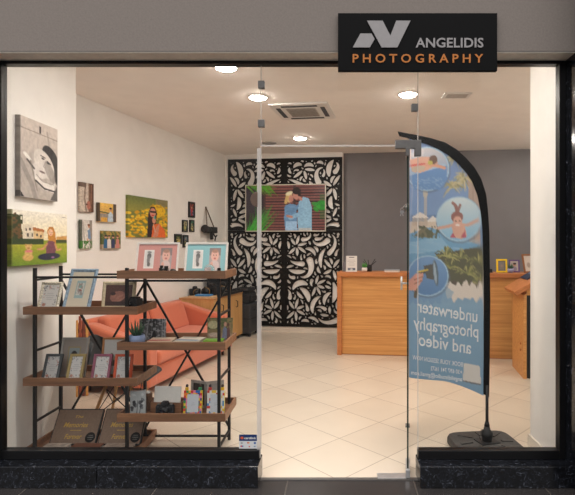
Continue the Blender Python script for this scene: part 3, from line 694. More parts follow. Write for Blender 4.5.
# five little framed pictures
spec = [(187.8, 193.8, 202, 217.6, (150, 60, 50), (70, 110, 150), 'topmost of the five small black framed pictures beside the hanging camera'),
        (181.6, 186.5, 220, 232, (210, 196, 150), (120, 150, 110), 'small black framed picture left of the hanging camera, second row, paler left one'),
        (188.8, 193.2, 220, 232, (70, 140, 110), (190, 180, 150), 'small black framed picture nearest the hanging camera, second row'),
        (173.8, 180.6, 234, 244, (110, 130, 60), (180, 160, 90), 'small black framed picture lowest on the left, above the pink footprint frame'),
        (182.2, 187.2, 235, 247.5, (120, 140, 150), (80, 100, 60), 'lowest right small black framed picture, just above the white frames')]
for u0, u1, v0, v1, c0, c1, lb in spec:
    q, w, h = on_left_wall(u0, u1, v0, v1, .02)
    r = thing('picture_frame', lb, 'picture', q, RZL, 'small black framed pictures on the left wall')
    MB().ring(w, h, w * .16, 0, .02).build('frame', M_['blackmatt'], r)
    p = Pic(0, 0, 30, 60, 20, 36, c0); p.rect(0, 30, 30, 60, c1); p.ell(15, 20, 5, 6, (200, 150, 120)); p.poly([(8, 60), (9, 30), (15, 26), (21, 30), (22, 60)], (190, 60, 60) if c0[0] == 150 else (220, 200, 120)); p.speck(0, 0, 30, 60, (40, 50, 40), 8, .55, int(u0))
    print_mesh('picture', p, w * .7, h - w * .3, .003, M_['print'], r, (0, .008, w * .15))
# camera hanging by its strap
Dc = lw_D(206); cp = Vector((X_(206, Dc), Dc - CAMD, 0)) + LN * .07; cp.z = Z_(230, Dc)
hc = thing('hanging_camera', 'black video camera hanging by its strap on the left wall', 'camera', cp, RZL)
b = MB(); b.tube([(-.15, 0, .01), (-.02, 0, 0)], [.055, .05], 18); b.tube([(-.18, 0, .015), (-.15, 0, .01)], [.065, .058], 18); b.build('lens', M_['bag'], hc)
MB().box(-.03, .17, -.05, .05, -.05, .05).build('body', M_['blackmatt'], hc, bevel=.012)
b = MB(); b.bar((.04, 0, -.05), (.06, 0, -.15), .04, .05); b.build('grip', M_['blackmatt'], hc, bevel=.008)
b = MB(); b.tube([(.1, 0, -.05), (.19, 0, -.11), (.17, 0, -.17)], .012, 8); b.tube([(.19, 0, -.11), (.24, 0, -.08)], .012, 8); b.build('rear_handle', M_['blackmatt'], hc)
b = MB(); b.bar((-.1, 0, .05), (-.03, .06, .36), .022, .004); b.bar((.13, 0, .05), (-.025, .06, .36), .022, .004); b.build('strap', plain('brown_strap', (96, 72, 50), .7), hc)
b = MB(); b.tube([(-.027, .068, .36), (-.027, .045, .36)], .008, 8); b.build('wall_hook', M_['steel'], hc)

# ------------------------------------------------------------------ display rack
DF, DB = 3.425, 3.745; YF, YB = DF - CAMD, DB - CAMD
XU = [-2.127, -1.481, -.835]; RX = XU[1]
rack = thing('display_rack', 'black steel rack with staggered brown wooden trays behind the left pane', 'rack', (RX, (YF + YB) / 2, 0))
rk = Vector((RX, (YF + YB) / 2, 0)); yf, yb = YF - rk.y, YB - rk.y
for x in XU:
    for y in (yf, yb):
        top = 1.335 if not (x == XU[2]) else 1.335
        b = MB(); b.bar((x - RX, y, .0), (x - RX, y, top), .02); b.build('upright', M_['rackblack'], rack)
def brace(p, q, w=.014):
    b = MB(); b.bar(p, q, w); b.build('brace', M_['rackblack'], rack)
for k in (0, 1):
    a, c = XU[k] - RX, XU[k + 1] - RX
    brace((a, yb + .012, 1.22), (c, yb + .012, .09)); brace((c, yb + .018, 1.22), (a, yb + .018, .09))
def rung(p, q, w=.014):
    b = MB(); b.bar(p, q, w); b.build('rung', M_['rackblack'], rack)
xl, xm, xr = (x - RX for x in XU)
for z in (.753, .256, 1.25): rung((xl, yf, z), (xl, yb, z))
for z in (1.0, .55, .075): rung((xr, yf, z), (xr, yb, z))
for z in (1.27,): rung((xl, yf, z), (xm, yf, z)); rung((xl, yb, z), (xm, yb, z))
rung((xm, yb, .03), (xr, yb, .03)); rung((xm, yf, 1.245), (xr, yf, 1.245)); rung((xm, yf, .03), (xr, yf, .03)) if False else None
TY0, TY1 = 3.40 - CAMD - rk.y, 3.77 - CAMD - rk.y
TRAYS = {}
def tray(x0, x1, zr, key):
    x0 -= RX; x1 -= RX; t = .014; hgt = .055; b = MB(); zb = zr - hgt
    b.box(x0, x1, TY0, TY1, zb, zb + .012)
    b.box(x0, x1, TY0, TY0 + t, zb + .012, zr); b.box(x0, x1, TY1 - t, TY1, zb + .012, zr)
    b.box(x0, x0 + t, TY0 + t, TY1 - t, zb + .012, zr); b.box(x1 - t, x1, TY0 + t, TY1 - t, zb + .012, zr)
    b.build('tray', M_['walnut'], rack); TRAYS[key] = zb + .012
tray(-2.196, -1.400, 1.065, 'L1'); tray(-2.196, -1.400, .568, 'L2'); tray(-2.196, -1.400, .072, 'L3')
tray(-1.541, -.785, 1.316, 'R1'); tray(-1.541, -.785, .818, 'R2'); tray(-1.541, -.785, .319, 'R3')

# ------------------------------------------------------------------ frames and things on the trays
def leaning(name, label, u0, u1, vt, D, zf, lean, fm, fw, pic, rz=0.0, depth=.016, mats=None, stand=True, group=None, cat='picture frame', body=None, raise_=0.0):
    """picture frame standing on a tray: bottom edge u0..u1 at distance D, top at row vt, leaning back by lean degrees"""
    w = (u1 - u0) * D / FPX / max(.3, math.cos(rz)); h = .2
    for _ in range(12):
        Dt = D + h * math.sin(R(lean)); h = (Z_(vt, Dt) - zf) / math.cos(R(lean))
    z = zf + depth * math.sin(R(lean)) + .001
    r = thing(name, label, cat, (X_((u0 + u1) / 2, D), D - CAMD, z), (-R(lean), 0, rz), group)
    MB().ring(w, h, fw, 0, depth, None, raise_).build('frame', fm, r)
    MB().box(-w / 2 + fw * .6, w / 2 - fw * .6, depth * .55, depth * .9, fw * .6, h - fw * .6).build('backboard', plain('brown_backboard', (104, 76, 56), .8), r)
    iw, ih = w - 2 * fw + .002, h - 2 * fw + .002
    pm = print_mesh('picture', pic, iw, ih, .002, M_['print'], r, (0, depth * .4, fw - .001))
    if stand and lean > 1:
        inv = Matrix.Rotation(R(lean), 4, 'X'); t0 = Vector((0, depth, h * .62)); base = inv @ Vector((0, h * math.sin(R(lean)) * .62 + h * .30, -(z - zf) + .002))
        b = MB(); b.bar(t0, base, .05 if w > .15 else .03, .004); b.build('stand', plain('brown_backboard', (104, 76, 56), .8), r)
    return r, w, h
def floral_card(seed, n=40):
    p = Pic(0, 0, 60, 90, 34, 50, (206, 202, 198)); rg = np.random.RandomState(seed)
    for i in range(n):
        a = rg.uniform(0, 2 * math.pi); x, y = (rg.choice([rg.uniform(2, 10), rg.uniform(50, 58)]), rg.uniform(2, 88)) if rg.rand() < .5 else (rg.uniform(2, 58), rg.choice([rg.uniform(2, 18), rg.uniform(74, 88)]))
        p.ell(x, y, rg.uniform(1.5, 3.5), rg.uniform(1.2, 2.6), [(110, 110, 114), (150, 146, 146), (186, 130, 112), (90, 92, 96)][rg.randint(4)], rg.uniform(0, 90), .8)
    for y, w in ((34, 12), (42, 18), (50, 14), (57, 10)): p.line([(30 - w, y), (30 + w, y)], 1.6, (150, 148, 148), .8)
    p.ell(12, 78, 7, 6, (176, 112, 92), 0, .8); return p
def card_in_mat(mat, inner, seed=0):
    p = Pic(0, 0, 100, 140, 44, 60, mat); p.rect(28, 34, 72, 104, inner); p.rect(34, 44, 66, 92, (198, 196, 188)); p.ell(50, 74, 10, 6, (150, 90, 84)); p.rect(42, 54, 58, 62, (120, 160, 150)); p.speck(34, 44, 66, 92, (150, 140, 136), 20, .6, seed); return p
def baby_mat(mat):
    p = Pic(0, 0, 150, 80, 80, 44, mat); p.rect(24, 16, 62, 66, (232, 226, 220)); p.rect(27, 19, 59, 63, (218, 212, 206))
    p.ell(43, 32, 8, 8, (104, 100, 98)); p.ell(41, 43, 6, 11, (126, 122, 120)); p.ell(43, 55, 6, 6, (104, 100, 98))
    for i in range(5): p.ell(37 + i * 3, 22 - (1 if i in (1, 2) else 0), 1.4, 1.8, (70, 66, 66))
    p.rect(86, 10, 130, 72, (176, 160, 156)); p.rect(86, 10, 130, 30, (138, 122, 118)); p.ell(108, 31, 15, 17, (230, 176, 158)); p.ell(108, 19, 12, 5, (172, 128, 108))
    p.ell(103, 30, 1.6, 1.4, (60, 44, 40)); p.ell(113, 30, 1.6, 1.4, (60, 44, 40)); p.ell(108, 39, 4, 2, (180, 84, 84)); p.ell(108, 58, 18, 14, (214, 190, 184)); p.ell(97, 56, 5, 8, (222, 164, 146)); return p
white_dis = plain('distressed_white_wood', (206, 198, 180), .7, vary=.22, scale=90, bmp=.2); blue_dis = plain('distressed_blue_wood', (132, 152, 170), .7, vary=.18, scale=70, bmp=.2)
cream_fr = plain('cream_moulding', (204, 190, 158), .6, vary=.08, scale=50); whitefr = plain('white_moulding', (222, 214, 206), .55, vary=.03)
zL1, zL2, zL3, zR1, zR2, zR3 = (TRAYS[k] for k in ('L1', 'L2', 'L3', 'R1', 'R2', 'R3'))
G = 'picture frames on the rack trays'
leaning('picture_frame', 'small whitewashed ornate frame at the left end of the upper left tray', 35.5, 57, 282.6, 3.47, zL1, 20, white_dis, .024, floral_card(1), raise_=.006, group=G)
leaning('picture_frame', 'large pale blue distressed frame on the upper left tray', 59.5, 89, 269.5, 3.455, zL1, 21, blue_dis, .026, card_in_mat((206, 194, 174), (150, 172, 172)), rz=-.12, raise_=.006, group=G)
p = Pic(0, 0, 150, 100, 70, 48, (84, 52, 44)); p.ell(70, 56, 44, 26, (150, 100, 84), -10); p.ell(46, 50, 16, 14, (168, 112, 92)); p.ell(86, 62, 28, 14, (176, 120, 100), -20); p.ell(42, 42, 15, 8, (60, 34, 30)); p.line([(60, 78), (110, 50)], 9, (158, 104, 86)); p.rect(0, 80, 150, 100, (60, 36, 32)); p.grain(.1, 30)
leaning('picture_frame', 'cream frame holding a dark brown portrait on the upper left tray', 100.5, 134, 282, 3.57, zL1, 10, cream_fr, .026, p, raise_=.005, group=G)
leaning('picture_frame', 'white frame with pink mount, baby footprint and baby portrait', 134, 177, 243, 3.52, zR1, 14, whitefr, .014, baby_mat((206, 142, 132)), group=G)
leaning('picture_frame', 'white frame with light blue mount, baby footprint and baby portrait', 183.5, 226.3, 243, 3.52, zR1, 14, whitefr, .014, baby_mat((140, 188, 192)), group=G)
# vintage box camera with strap on the upper left tray
Dv = 3.52; bx = thing('box_camera', 'small black box camera with pale strap beside the middle upright', 'camera', (X_(134, Dv), Dv - CAMD, zL1 + .001), R(-20))
MB().box(-.048, .048, -.03, .04, 0, .088).build('body', M_['bag'], bx, bevel=.006)
b = MB(); b.tube([(-.012, -.03, .045), (-.012, -.05, .045)], [.026, .024], 18); b.build('lens', M_['black'], bx)
b = MB(); b.box(-.02, .035, -.02, .03, .0885, .10); b.build('viewfinder', M_['black'], bx, bevel=.003)
b = MB(); b.tube([(-.05, 0, .07), (-.062, -.005, .13), (-.045, -.015, .165), (-.03, -.03, .12), (-.028, -.035, .09), (-.03, -.034, .06)], .0035, 8); b.build('strap', plain('cream_cord', (190, 176, 152), .8), bx)
# small dark ornament camera
Dv = 3.45; oc = thing('toy_camera', 'tiny dark metal camera ornament in front of the pink frame', 'ornament', (X_(168, Dv), Dv - CAMD, zR1 + .001), 0)
dk = plain('dark_pewter', (44, 38, 34), .4, .5, vary=.25, scale=80)
b = MB(); b.box(-.066, .066, -.016, .016, 0, .02); b.build('base', dk, oc, bevel=.004)
MB().box(-.06, -.0, -.016, .016, .0205, .062).build('body', dk, oc, bevel=.004)
b = MB(); b.tube([(-.03, -.016, .044), (-.03, -.032, .044)], .018, 16); b.build('lens', M_['black'], oc)
b = MB(); b.tube([(-.045, .0, .062), (-.045, 0, .078)], .012, 12); b.tube([(-.012, .0, .062), (-.012, 0, .074)], .014, 12); b.build('reels', dk, oc)
b = MB(); b.tube([(.035, -.014, .036), (.035, .014, .036)], .018, 16); b.tube([(.06, -.006, .02), (.066, .0, .04)], .005, 8); b.build('winder', dk, oc)
# glass globe
Dv = 3.46; gg = thing('glass_globe', 'clear glass globe in front of the light blue frame', 'ornament', (X_(209.5, Dv), Dv - CAMD, zR1 + .001), 0)
clear = bpy.data.materials.new('crystal'); clear.use_nodes = True; _b = clear.node_tree.nodes['Principled BSDF']; _b.inputs['Transmission Weight'].default_value = .9; _b.inputs['Roughness'].default_value = .03; _b.inputs['Base Color'].default_value = (.95, .96, .96, 1)
MB().lathe([(0, .016)] + [(.036 * math.sin(a), .050 - .036 * math.cos(a)) for a in np.linspace(.35, math.pi - .02, 16)] + [(0, .086)], 28).build('globe', clear, gg)
MB().lathe([(0, 0), (.026, 0), (.024, .008), (.014, .013), (.0, .0145)], 24).build('stand', clear, gg)

# upper-middle: succulent, acrylic photos and leaflets on the middle right tray
def succulent(name, label, loc, s, potc, leafc, n=16, legs=False):
    r = thing(name, label, 'plant', loc)
    pot = plain(potc[0], potc[1], .5, vary=.03)
    z0 = .02 * s if legs else 0
    MB().lathe([(0, z0), (.30 * s, z0), (.42 * s, z0 + .16 * s), (.45 * s, z0 + .4 * s), (.40 * s, z0 + .62 * s), (.36 * s, z0 + .62 * s), (.38 * s, z0 + .5 * s), (0, z0 + .5 * s)], 28).build('pot', pot, r)
    MB().lathe([(0, z0 + .51 * s), (.35 * s, z0 + .51 * s), (.0, z0 + .55 * s)], 16).build('soil', plain('soil', (60, 46, 36), .9), r)
    for k in range(n):
        a = k * 2.4; sp = .12 + .5 * (k / n); L = s * (1.0 - .35 * k / n)
        tip = Vector((math.cos(a) * L * sp, math.sin(a) * L * sp, L * (1 - .3 * sp)))
        b = MB(); base = Vector((math.cos(a) * .1 * s, math.sin(a) * .1 * s, z0 + .52 * s)); mid = base + tip * .5 + Vector((math.cos(a), math.sin(a), 0)) * .03 * s
        b.tube([base, mid, base + tip], [.05 * s, .06 * s, .006 * s], 6); b.build('leaf', leafc, r)
    return r
aloe = plain('aloe_green', (58, 92, 66), .5, vary=.2, scale=40); grn = plain('bright_leaf', (70, 140, 52), .5, vary=.15)
Dv = 3.485; succulent('potted_succulent', 'spiky succulent in a lavender blue pot on the middle right tray', (X_(137, Dv), Dv - CAMD, zR2 + .001), .128, ('lavender_pot', (136, 152, 186)), aloe)
def acrylic(label, u0, u1, v0, D, zf, pic, t=.02, rz=0, lean=6, name='photo_block', mat=None):
    w = (u1 - u0) * D / FPX; h = Z_(v0, D + .02) - zf; z = zf + t * math.sin(R(lean)) + .001
    o = print_mesh(name, pic, w, h, t, mat or M_['print'], None, (X_((u0 + u1) / 2, D), D - CAMD, z), (-R(lean), 0, rz)); return tag(o, label, 'photo', 'photo blocks on the rack trays')
p = Pic(0, 0, 103, 70, 60, 42, (92, 92, 94)); p.vgrad(0, 70, (70, 70, 74), (120, 120, 120))
for i in range(16): x = RNG.uniform(0, 103); p.line([(x, 0), (x + RNG.uniform(-9, 9), 70)], RNG.uniform(2, 6), [(30, 30, 32), (176, 176, 178), (60, 60, 62)][i % 3], .8)
p.speck(0, 0, 103, 70, (160, 160, 162), 18, .55, 8); p.ell(60, 56, 8, 16, (24, 24, 26))
acrylic('black and white woodland photo block behind the lavender pot', 138.5, 165, 319, 3.68, zR2, p)
p = Pic(0, 0, 103, 75, 60, 44, (130, 112, 74)); p.speck(0, 0, 103, 40, (84, 92, 52), 12, .45, 4); p.ell(24, 24, 22, 14, (202, 190, 150), 0, .8); p.rect(0, 52, 103, 75, (150, 126, 100)); p.ell(30, 58, 24, 8, (190, 170, 150)); p.poly([(62, 75), (64, 40), (72, 28), (82, 40), (84, 75)], (112, 118, 140)); p.ell(74, 22, 6, 8, (190, 140, 116)); p.poly([(80, 75), (82, 34), (92, 32), (96, 75)], (96, 62, 58)); p.ell(86, 24, 5, 7, (90, 56, 44)); p.grain(.1, 30)
acrylic('colour photo block of a couple outdoors, right end of the middle tray', 207, 232, 318, 3.69, zR2, p)
def leaflet(label, u, D, zf, w, d, cols, rz, n=4):
    r = thing('leaflet_stack', label, 'leaflets', (X_(u, D), D - CAMD, zf + .0005), rz, 'leaflets on the middle right tray')
    for i in range(n):
        p = Pic(0, 0, 10, 10, 8, 8, cols[i % len(cols)]); p.rect(0, 6, 10, 10, cols[(i + 1) % len(cols)]); p.rect(1, 1, 6, 2.2, (120, 120, 120))
        print_mesh('leaflet', p, w, d, .009, M_['print'], r, (.008 * math.sin(i * 2.1), -d / 2 + .006 * i, .010 * (i + 1)), (-R(90), 0, .06 * math.sin(i * 1.7)))
leaflet('stack of red and white leaflets next to the lavender pot', 161, 3.51, zR2, .17, .14, [(180, 60, 50), (226, 214, 196), (228, 222, 210), (220, 196, 170)], .12)
leaflet('stack of white and blue leaflets in the middle of the middle right tray', 189, 3.52, zR2, .18, .15, [(90, 120, 150), (226, 222, 212), (230, 224, 214), (216, 206, 188)], -.08)
leaflet('green and cream leaflet stack under the outdoor couple photo', 213, 3.50, zR2, .13, .09, [(110, 160, 50), (130, 180, 60), (216, 200, 176), (120, 170, 50)], .04)

# bottom right tray
p = Pic(0, 0, 80, 100, 44, 54, (182, 186, 186))
for i in range(14):
    x, y = RNG.uniform(6, 74), RNG.uniform(6, 80); p.ell(x, y, RNG.uniform(5, 13), RNG.uniform(4, 10), [(70, 72, 76), (44, 46, 50), (110, 112, 116), (212, 214, 214)][i % 4], RNG.uniform(0, 90), .85)
p.line([(40, 40), (34, 100)], 4, (90, 92, 96)); p.line([(60, 30), (48, 100)], 3, (60, 62, 66))
acrylic('grey floral photo block near the middle upright, lowest right tray', 130.5, 145, 391, 3.49, zR3, p, .035, R(14), 3)
Dv = 3.62; ro = thing('twine_roll', 'brown roll of twine beside the grey floral block', 'twine', (X_(148.2, Dv), Dv - CAMD, zR3 + .001), 0)
MB().lathe([(.016, 0), (.028, 0)] + [(.028 + .003 * (i % 2), .004 + .0075 * i) for i in range(16)] + [(.016, .122), (.016, .0)], 22).build('coil', plain('brown_twine', (110, 80, 60), .8, vary=.2), ro)
MB().lathe([(.0155, .0), (.0155, .135), (.013, .135), (.013, .002)], 18).build('core', M_['paper'], ro)
Dv = 3.58; bc = thing('card_stand', 'blank white card standing in a small wooden box', 'card stand', (X_(168, Dv), Dv - CAMD, zR3 + .001), R(-4))
b = MB(); b.box(-.115, .115, -.04, -.03, 0, .075); b.box(-.115, .115, .05, .06, 0, .075); b.box(-.115, -.105, -.03, .05, 0, .075); b.box(.105, .115, -.03, .05, 0, .075); b.box(-.105, .105, -.03, .05, 0, .008)
b.build('wooden_box', M_['walnut'], bc, bevel=.002)
b = MB(); Mx = Matrix.Translation((-.005, -.02, .012)) @ Matrix.Rotation(R(-12), 4, 'X'); b.box(-.1, .1, 0, .008, 0, .17, Mx); b.build('card', M_['paper'], bc, bevel=.001)
# single lens reflex camera
Dv = 3.50; cm = thing('reflex_camera', 'black single lens reflex camera standing on the lowest right tray', 'camera', (X_(165, Dv), Dv - CAMD, zR3 + .001), 0)
MB().box(-.064, .064, -.02, .025, 0, .072).build('body', M_['bag'], cm, bevel=.01)
MB().prism([(-.028, .0725), (.028, .0725), (.02, .098), (-.02, .098)], -.02, .022).build('prism_housing', M_['bag'], cm, bevel=.006)
b = MB(); b.tube([(0, -.02, .036), (0, -.03, .036), (0, -.031, .036), (0, -.06, .036)], [.036, .036, .032, .031], 28); b.build('lens', M_['black'], cm)
b = MB(); b.lathe([(.0, 0), (.018, .0015), (.024, .004)], 24, Matrix.Translation((0, -.0605, .036)) @ Matrix.Rotation(R(90), 4, 'X')); b.build('front_glass', plain('lens_glass', (20, 24, 34), .05, vary=.02), cm)
b = MB(); b.tube([(.045, 0, .0725), (.045, 0, .082)], .012, 16); b.build('dial', M_['steel'], cm)
b = MB(); b.tube([(-.046, 0, .0725), (-.046, 0, .08)], .009, 16); b.build('shutter_button', M_['steel'], cm)
# two bright block-bordered frames
def colour_frame(label, u0, u1, vt, D, zf, seed, cols):
    w = (u1 - u0) * D / FPX; h = (Z_(vt, D + .02) - zf); lean = 8
    r = thing('colourful_frame', label, 'picture frame', (X_((u0 + u1) / 2, D), D - CAMD, zf + .016 * math.sin(R(lean)) + .001), (-R(lean), 0, 0), 'colourful frames on the lowest right tray')
    p = Pic(0, 0, 60, 80, 46, 60, (240, 220, 60)); rg = np.random.RandomState(seed)
    for i in range(8):
        for j in range(10): p.rect(i * 7.5, j * 8, i * 7.5 + 7.5, j * 8 + 8, cols[rg.randint(len(cols))])
    p.rect(11, 12, 49, 68, (206, 210, 216)); p.line([(26, 40), (34, 38)], 1.2, (170, 174, 180)); p.line([(24, 46), (36, 44)], 1.2, (170, 174, 180))
    print_mesh('frame', p, w, h, .014, M_['print'], r)
    for i, (x, c) in enumerate(((-.36, (60, 50, 60)), (.36, (70, 50, 40)))):
        b = MB(); zt = h + .001; b.box(w * x - .012, w * x + .012, 0, .014, zt, zt + .022); b.build('figure_body', plain('figure_%d_%d' % (seed, i), [(40, 110, 160), (200, 60, 50), (230, 180, 40), (60, 140, 90)][(seed + i) % 4], .5), r, bevel=.003)
        b = MB(); b.lathe([(0, zt + .022), (.009, zt + .024), (.01, zt + .034), (.006, zt + .042), (0, zt + .043)], 14, Matrix.Translation((w * x, .007, 0))); b.build('figure_head', plain('figure_head_%d' % i, c, .5), r)
    b = MB(); inv = Matrix.Rotation(R(lean), 4, 'X'); b.bar((0, .014, h * .6), inv @ Vector((0, .085, -.002)), .03, .004); b.build('stand', M_['blackmatt'], r)
ck = [(220, 50, 50), (40, 110, 190), (240, 200, 50), (60, 150, 80), (230, 130, 170), (240, 130, 40), (80, 60, 120)]
colour_frame('small frame bordered with bold colour blocks, left of the pair', 183, 201.5, 391, 3.47, zR3, 2, ck)
colour_frame('small frame bordered with white and colour blocks, right end of the lowest tray', 206.5, 224, 391, 3.47, zR3, 5, [(230, 226, 220), (236, 228, 214), (240, 200, 60), (210, 70, 60), (90, 150, 200), (230, 226, 220)])
# hinged grey double frame
def portrait_pic(seed): 
    p = Pic(0, 0, 60, 80, 36, 46, (58, 50, 48)); p.face(30, 36, 14, (176, 140, 124), (40, 32, 30)); p.ell(30, 72, 22, 18, (96, 84, 82)); return p
silverfr = plain('silver_grey_moulding', (168, 162, 156), .45, .2, vary=.06)
Dv = 3.60; hf = thing('hinged_frame', 'grey hinged double picture frame behind the colourful frames', 'picture frame', (X_(205.5, Dv), Dv + .03 - CAMD, zR3 + .001), 0)
for sgn, wv, nm in ((-1, .145, 'left'), (1, .125, 'right')):
    Mx = Matrix.Rotation(sgn * R(24), 4, 'Z') @ Matrix.Translation((sgn * (wv / 2 + .003), 0, 0))
    b = MB(); b.ring(wv, .20, .02, 0, .012, Mx); o = b.build('leaf_frame', silverfr, hf)
    pm = print_mesh('picture', portrait_pic(3) if sgn < 0 else Pic(0, 0, 10, 10, 8, 8, (150, 146, 144)), wv - .038, .162, .003, M_['print'], hf); pm.matrix_local = Mx @ Matrix.Translation((0, .006, .019))
b = MB(); b.tube([(0, .004, .02), (0, .004, .18)], .004, 8); b.build('hinge', M_['steel'], hf)

# middle left tray: back row then front row of card frames
leaning('picture_frame', 'silver grey frame with a wide mount behind the charcoal card frame', 57.5, 84.5, 338, 3.58, zL2, 13, silverfr, .014, (lambda p: (p.rect(24, 30, 76, 116, (170, 150, 110)), p.rect(28, 34, 72, 112, (150, 160, 160)), p.ell(50, 62, 13, 16, (50, 44, 44)), p.poly([(32, 112), (36, 84), (50, 74), (64, 84), (68, 112)], (60, 60, 64)), p)[-1])(Pic(0, 0, 100, 140, 46, 60, (160, 148, 138))), group=G)
leaning('picture_frame', 'thin brown wooden frame behind the plum and orange card frames', 100, 127, 338, 3.60, zL2, 9, plain('brown_moulding', (176, 116, 62), .5), .014, (lambda p: (p.ell(34, 60, 9, 12, (70, 84, 60)), p.ell(50, 70, 14, 12, (150, 140, 120)), p.rect(22, 72, 72, 92, (90, 84, 74)), p)[-1])(Pic(0, 0, 100, 120, 46, 54, (206, 202, 196))), group=G)
G2 = 'card frames along the front of the middle left tray'
leaning('picture_frame', 'charcoal framed floral card, leftmost on the middle left tray', 40.5, 57.5, 354.7, 3.455, zL2, 21, plain('charcoal_moulding', (72, 76, 78), .5), .018, floral_card(3), group=G2)
leaning('picture_frame', 'khaki framed floral card on the middle left tray', 65, 81, 354.7, 3.455, zL2, 21, plain('khaki_moulding', (166, 142, 86), .5), .018, floral_card(4), group=G2)
leaning('picture_frame', 'plum framed floral card on the middle left tray', 90, 108.5, 354.7, 3.455, zL2, 18, plain('plum_moulding', (142, 72, 92), .5), .018, floral_card(5), group=G2)
leaning('picture_frame', 'orange red framed floral card beside the middle upright', 112.5, 130.5, 354.7, 3.455, zL2, 14, plain('orange_moulding', (202, 78, 34), .5), .018, floral_card(6), group=G2)
# brown album boxes on the lowest left tray
kraft = plain('brown_album_board', (132, 108, 90), .7, vary=.05, scale=60); edge = plain('black_album_edge', (34, 32, 32), .6)
def album(label, u0, u1, vt, D):
    w = (u1 - u0) * D / FPX; lean = 34; h = .2
    for _ in range(14): h = (Z_(vt, D + h * math.sin(R(lean))) - zL3 - .014) / math.cos(R(lean))
    t = .024; r = thing('album_box', label, 'album box', (X_((u0 + u1) / 2, D), D - CAMD, zL3 + t * math.sin(R(lean)) + .001), (-R(lean), 0, 0), 'album boxes on the lowest left tray')
    MB().box(-w / 2, w / 2, 0, t, 0, h).build('box', edge, r, bevel=.003)
    MB().box(-w / 2 + .008, w / 2 - .008, -.0015, .002, .008, h - .008).build('cover', kraft, r)
    letter('The', -.03, .03, h * .74, .018, M_['goldink'], r, -.0022, .012, 1, 0, 'lettering', .3)
    letter('Memories', -w * .29, w * .24, h * .48, .035, M_['goldink'], r, -.0022, .012, 1, 0, 'lettering', .3)
    MB().box(-w * .12, w * .12, -.0025, -.0015, h * .385, h * .40).build('gold_rule', M_['goldink'], r)
    letter('Forever', -w * .2, w * .17, h * .16, .034, M_['goldink'], r, -.0022, .012, 1, 0, 'lettering', .3)
    b = MB(); b.tube([(w * .355, -.0035, h * .2), (w * .355, -.0018, h * .2)], .036, 28); b.build('seal', M_['blackmatt'], r)
    b = MB()
    for i in (-1, 0, 1): b.box(w * .355 - .022 + abs(i) * .005, w * .355 + .022 - abs(i) * .005, -.0042, -.0036, h * .2 + i * .014 - .002, h * .2 + i * .014 + .002)
    b.build('seal_print', plain('seal_grey', (110, 106, 100), .6), r)
album('brown album box with gold lettering, left one on the lowest tray', 48.3, 95, 408.8, 3.545)
album('brown album box with gold lettering, right one partly behind the upright', 97, 140, 408.5, 3.545)
def flatbook(label, u0, u1, c, sp):
    D = 3.492; w = (u1 - u0) * D / FPX; r = thing('photo_book', label, 'book', (X_((u0 + u1) / 2, D), D - CAMD, zL3 + .001), 0, 'books lying flat on the lowest left tray')
    MB().box(-w / 2, w / 2, -.045, .05, 0, .004).box(-w / 2, w / 2, -.045, .05, .024, .028).box(-w / 2, -w / 2 + .004, -.045, .05, .004, .024).build('cover', plain('book_' + str(int(u0)), c, .5, vary=sp, scale=26), r)
    MB().box(-w / 2 + .005, w / 2 - .004, -.042, .047, .0045, .0235).build('pages', M_['paper'], r)
flatbook('pale marbled book lying flat, left on the lowest tray', 44, 68, (186, 172, 160), .2)
flatbook('reddish brown leather book lying flat between two pale books', 72, 101, (122, 76, 56), .08)
flatbook('pale patterned book lying flat in front of the right album box', 104, 133, (170, 152, 138), .14)
# ------------------------------------------------------------------ sofa along the left wall
def soft_box(b, x0, x1, y0, y1, z0, z1): return b.box(x0, x1, y0, y1, z0, z1)
so = LW0 + LT * -.06; so.z = 0
sofa = thing('sofa', 'coral two seat sofa standing along the left wall', 'sofa', so, RZL)
SL, SD = 1.96, .86      # local x along the wall, local -y into the room
c = M_['coral']
MB().box(.06, SL - .06, -SD + .03, -.06, .07, .27).build('base', c, sofa, bevel=.03, seg=3)
for k in (0, 1):
    x0 = .18 + k * (SL - .36) / 2; x1 = x0 + (SL - .36) / 2 - .004
    MB().box(x0, x1, -SD + .0, -.24, .272, .41).build('seat_cushion', c, sofa, bevel=.045, seg=4)
    b = MB(); b.add([(x0, -.34, .40), (x1, -.34, .40), (x1, -.12, .40), (x0, -.12, .40), (x0 + .02, -.24, .735), (x1 - .02, -.24, .735), (x1 - .02, -.12, .745), (x0 + .02, -.12, .745)], [(3, 2, 1, 0), (4, 5, 6, 7), (0, 1, 5, 4), (1, 2, 6, 5), (2, 3, 7, 6), (3, 0, 4, 7)])
    b.build('back_cushion', c, sofa, bevel=.04, seg=4)
MB().box(.02, SL - .02, -.13, -.03, .10, .725).build('backrest', c, sofa, bevel=.04, seg=4)
for k in (0, 1):
    xa, xb = (.0, .17) if k == 0 else (SL - .17, SL)
    pts = [(-SD, .08), (-.05, .08), (-.05, .70), (-.2, .69), (-.5, .60), (-SD + .06, .54), (-SD, .47)]
    b = MB(); n = len(pts); b.add([(xa, y, z) for y, z in pts] + [(xb, y, z) for y, z in pts], [tuple(range(n)), tuple(range(2 * n - 1, n - 1, -1))] + [(i, n + i, n + (i + 1) % n, (i + 1) % n) for i in range(n)])
    b.build('armrest', c, sofa, bevel=.04, seg=4)
for x in (.1, SL - .1):
    for y in (-SD + .1, -.12): b = MB(); b.tube([(x, y, 0), (x, y, .075)], [.016, .022], 12); b.build('leg', M_['sofaleg'], sofa)

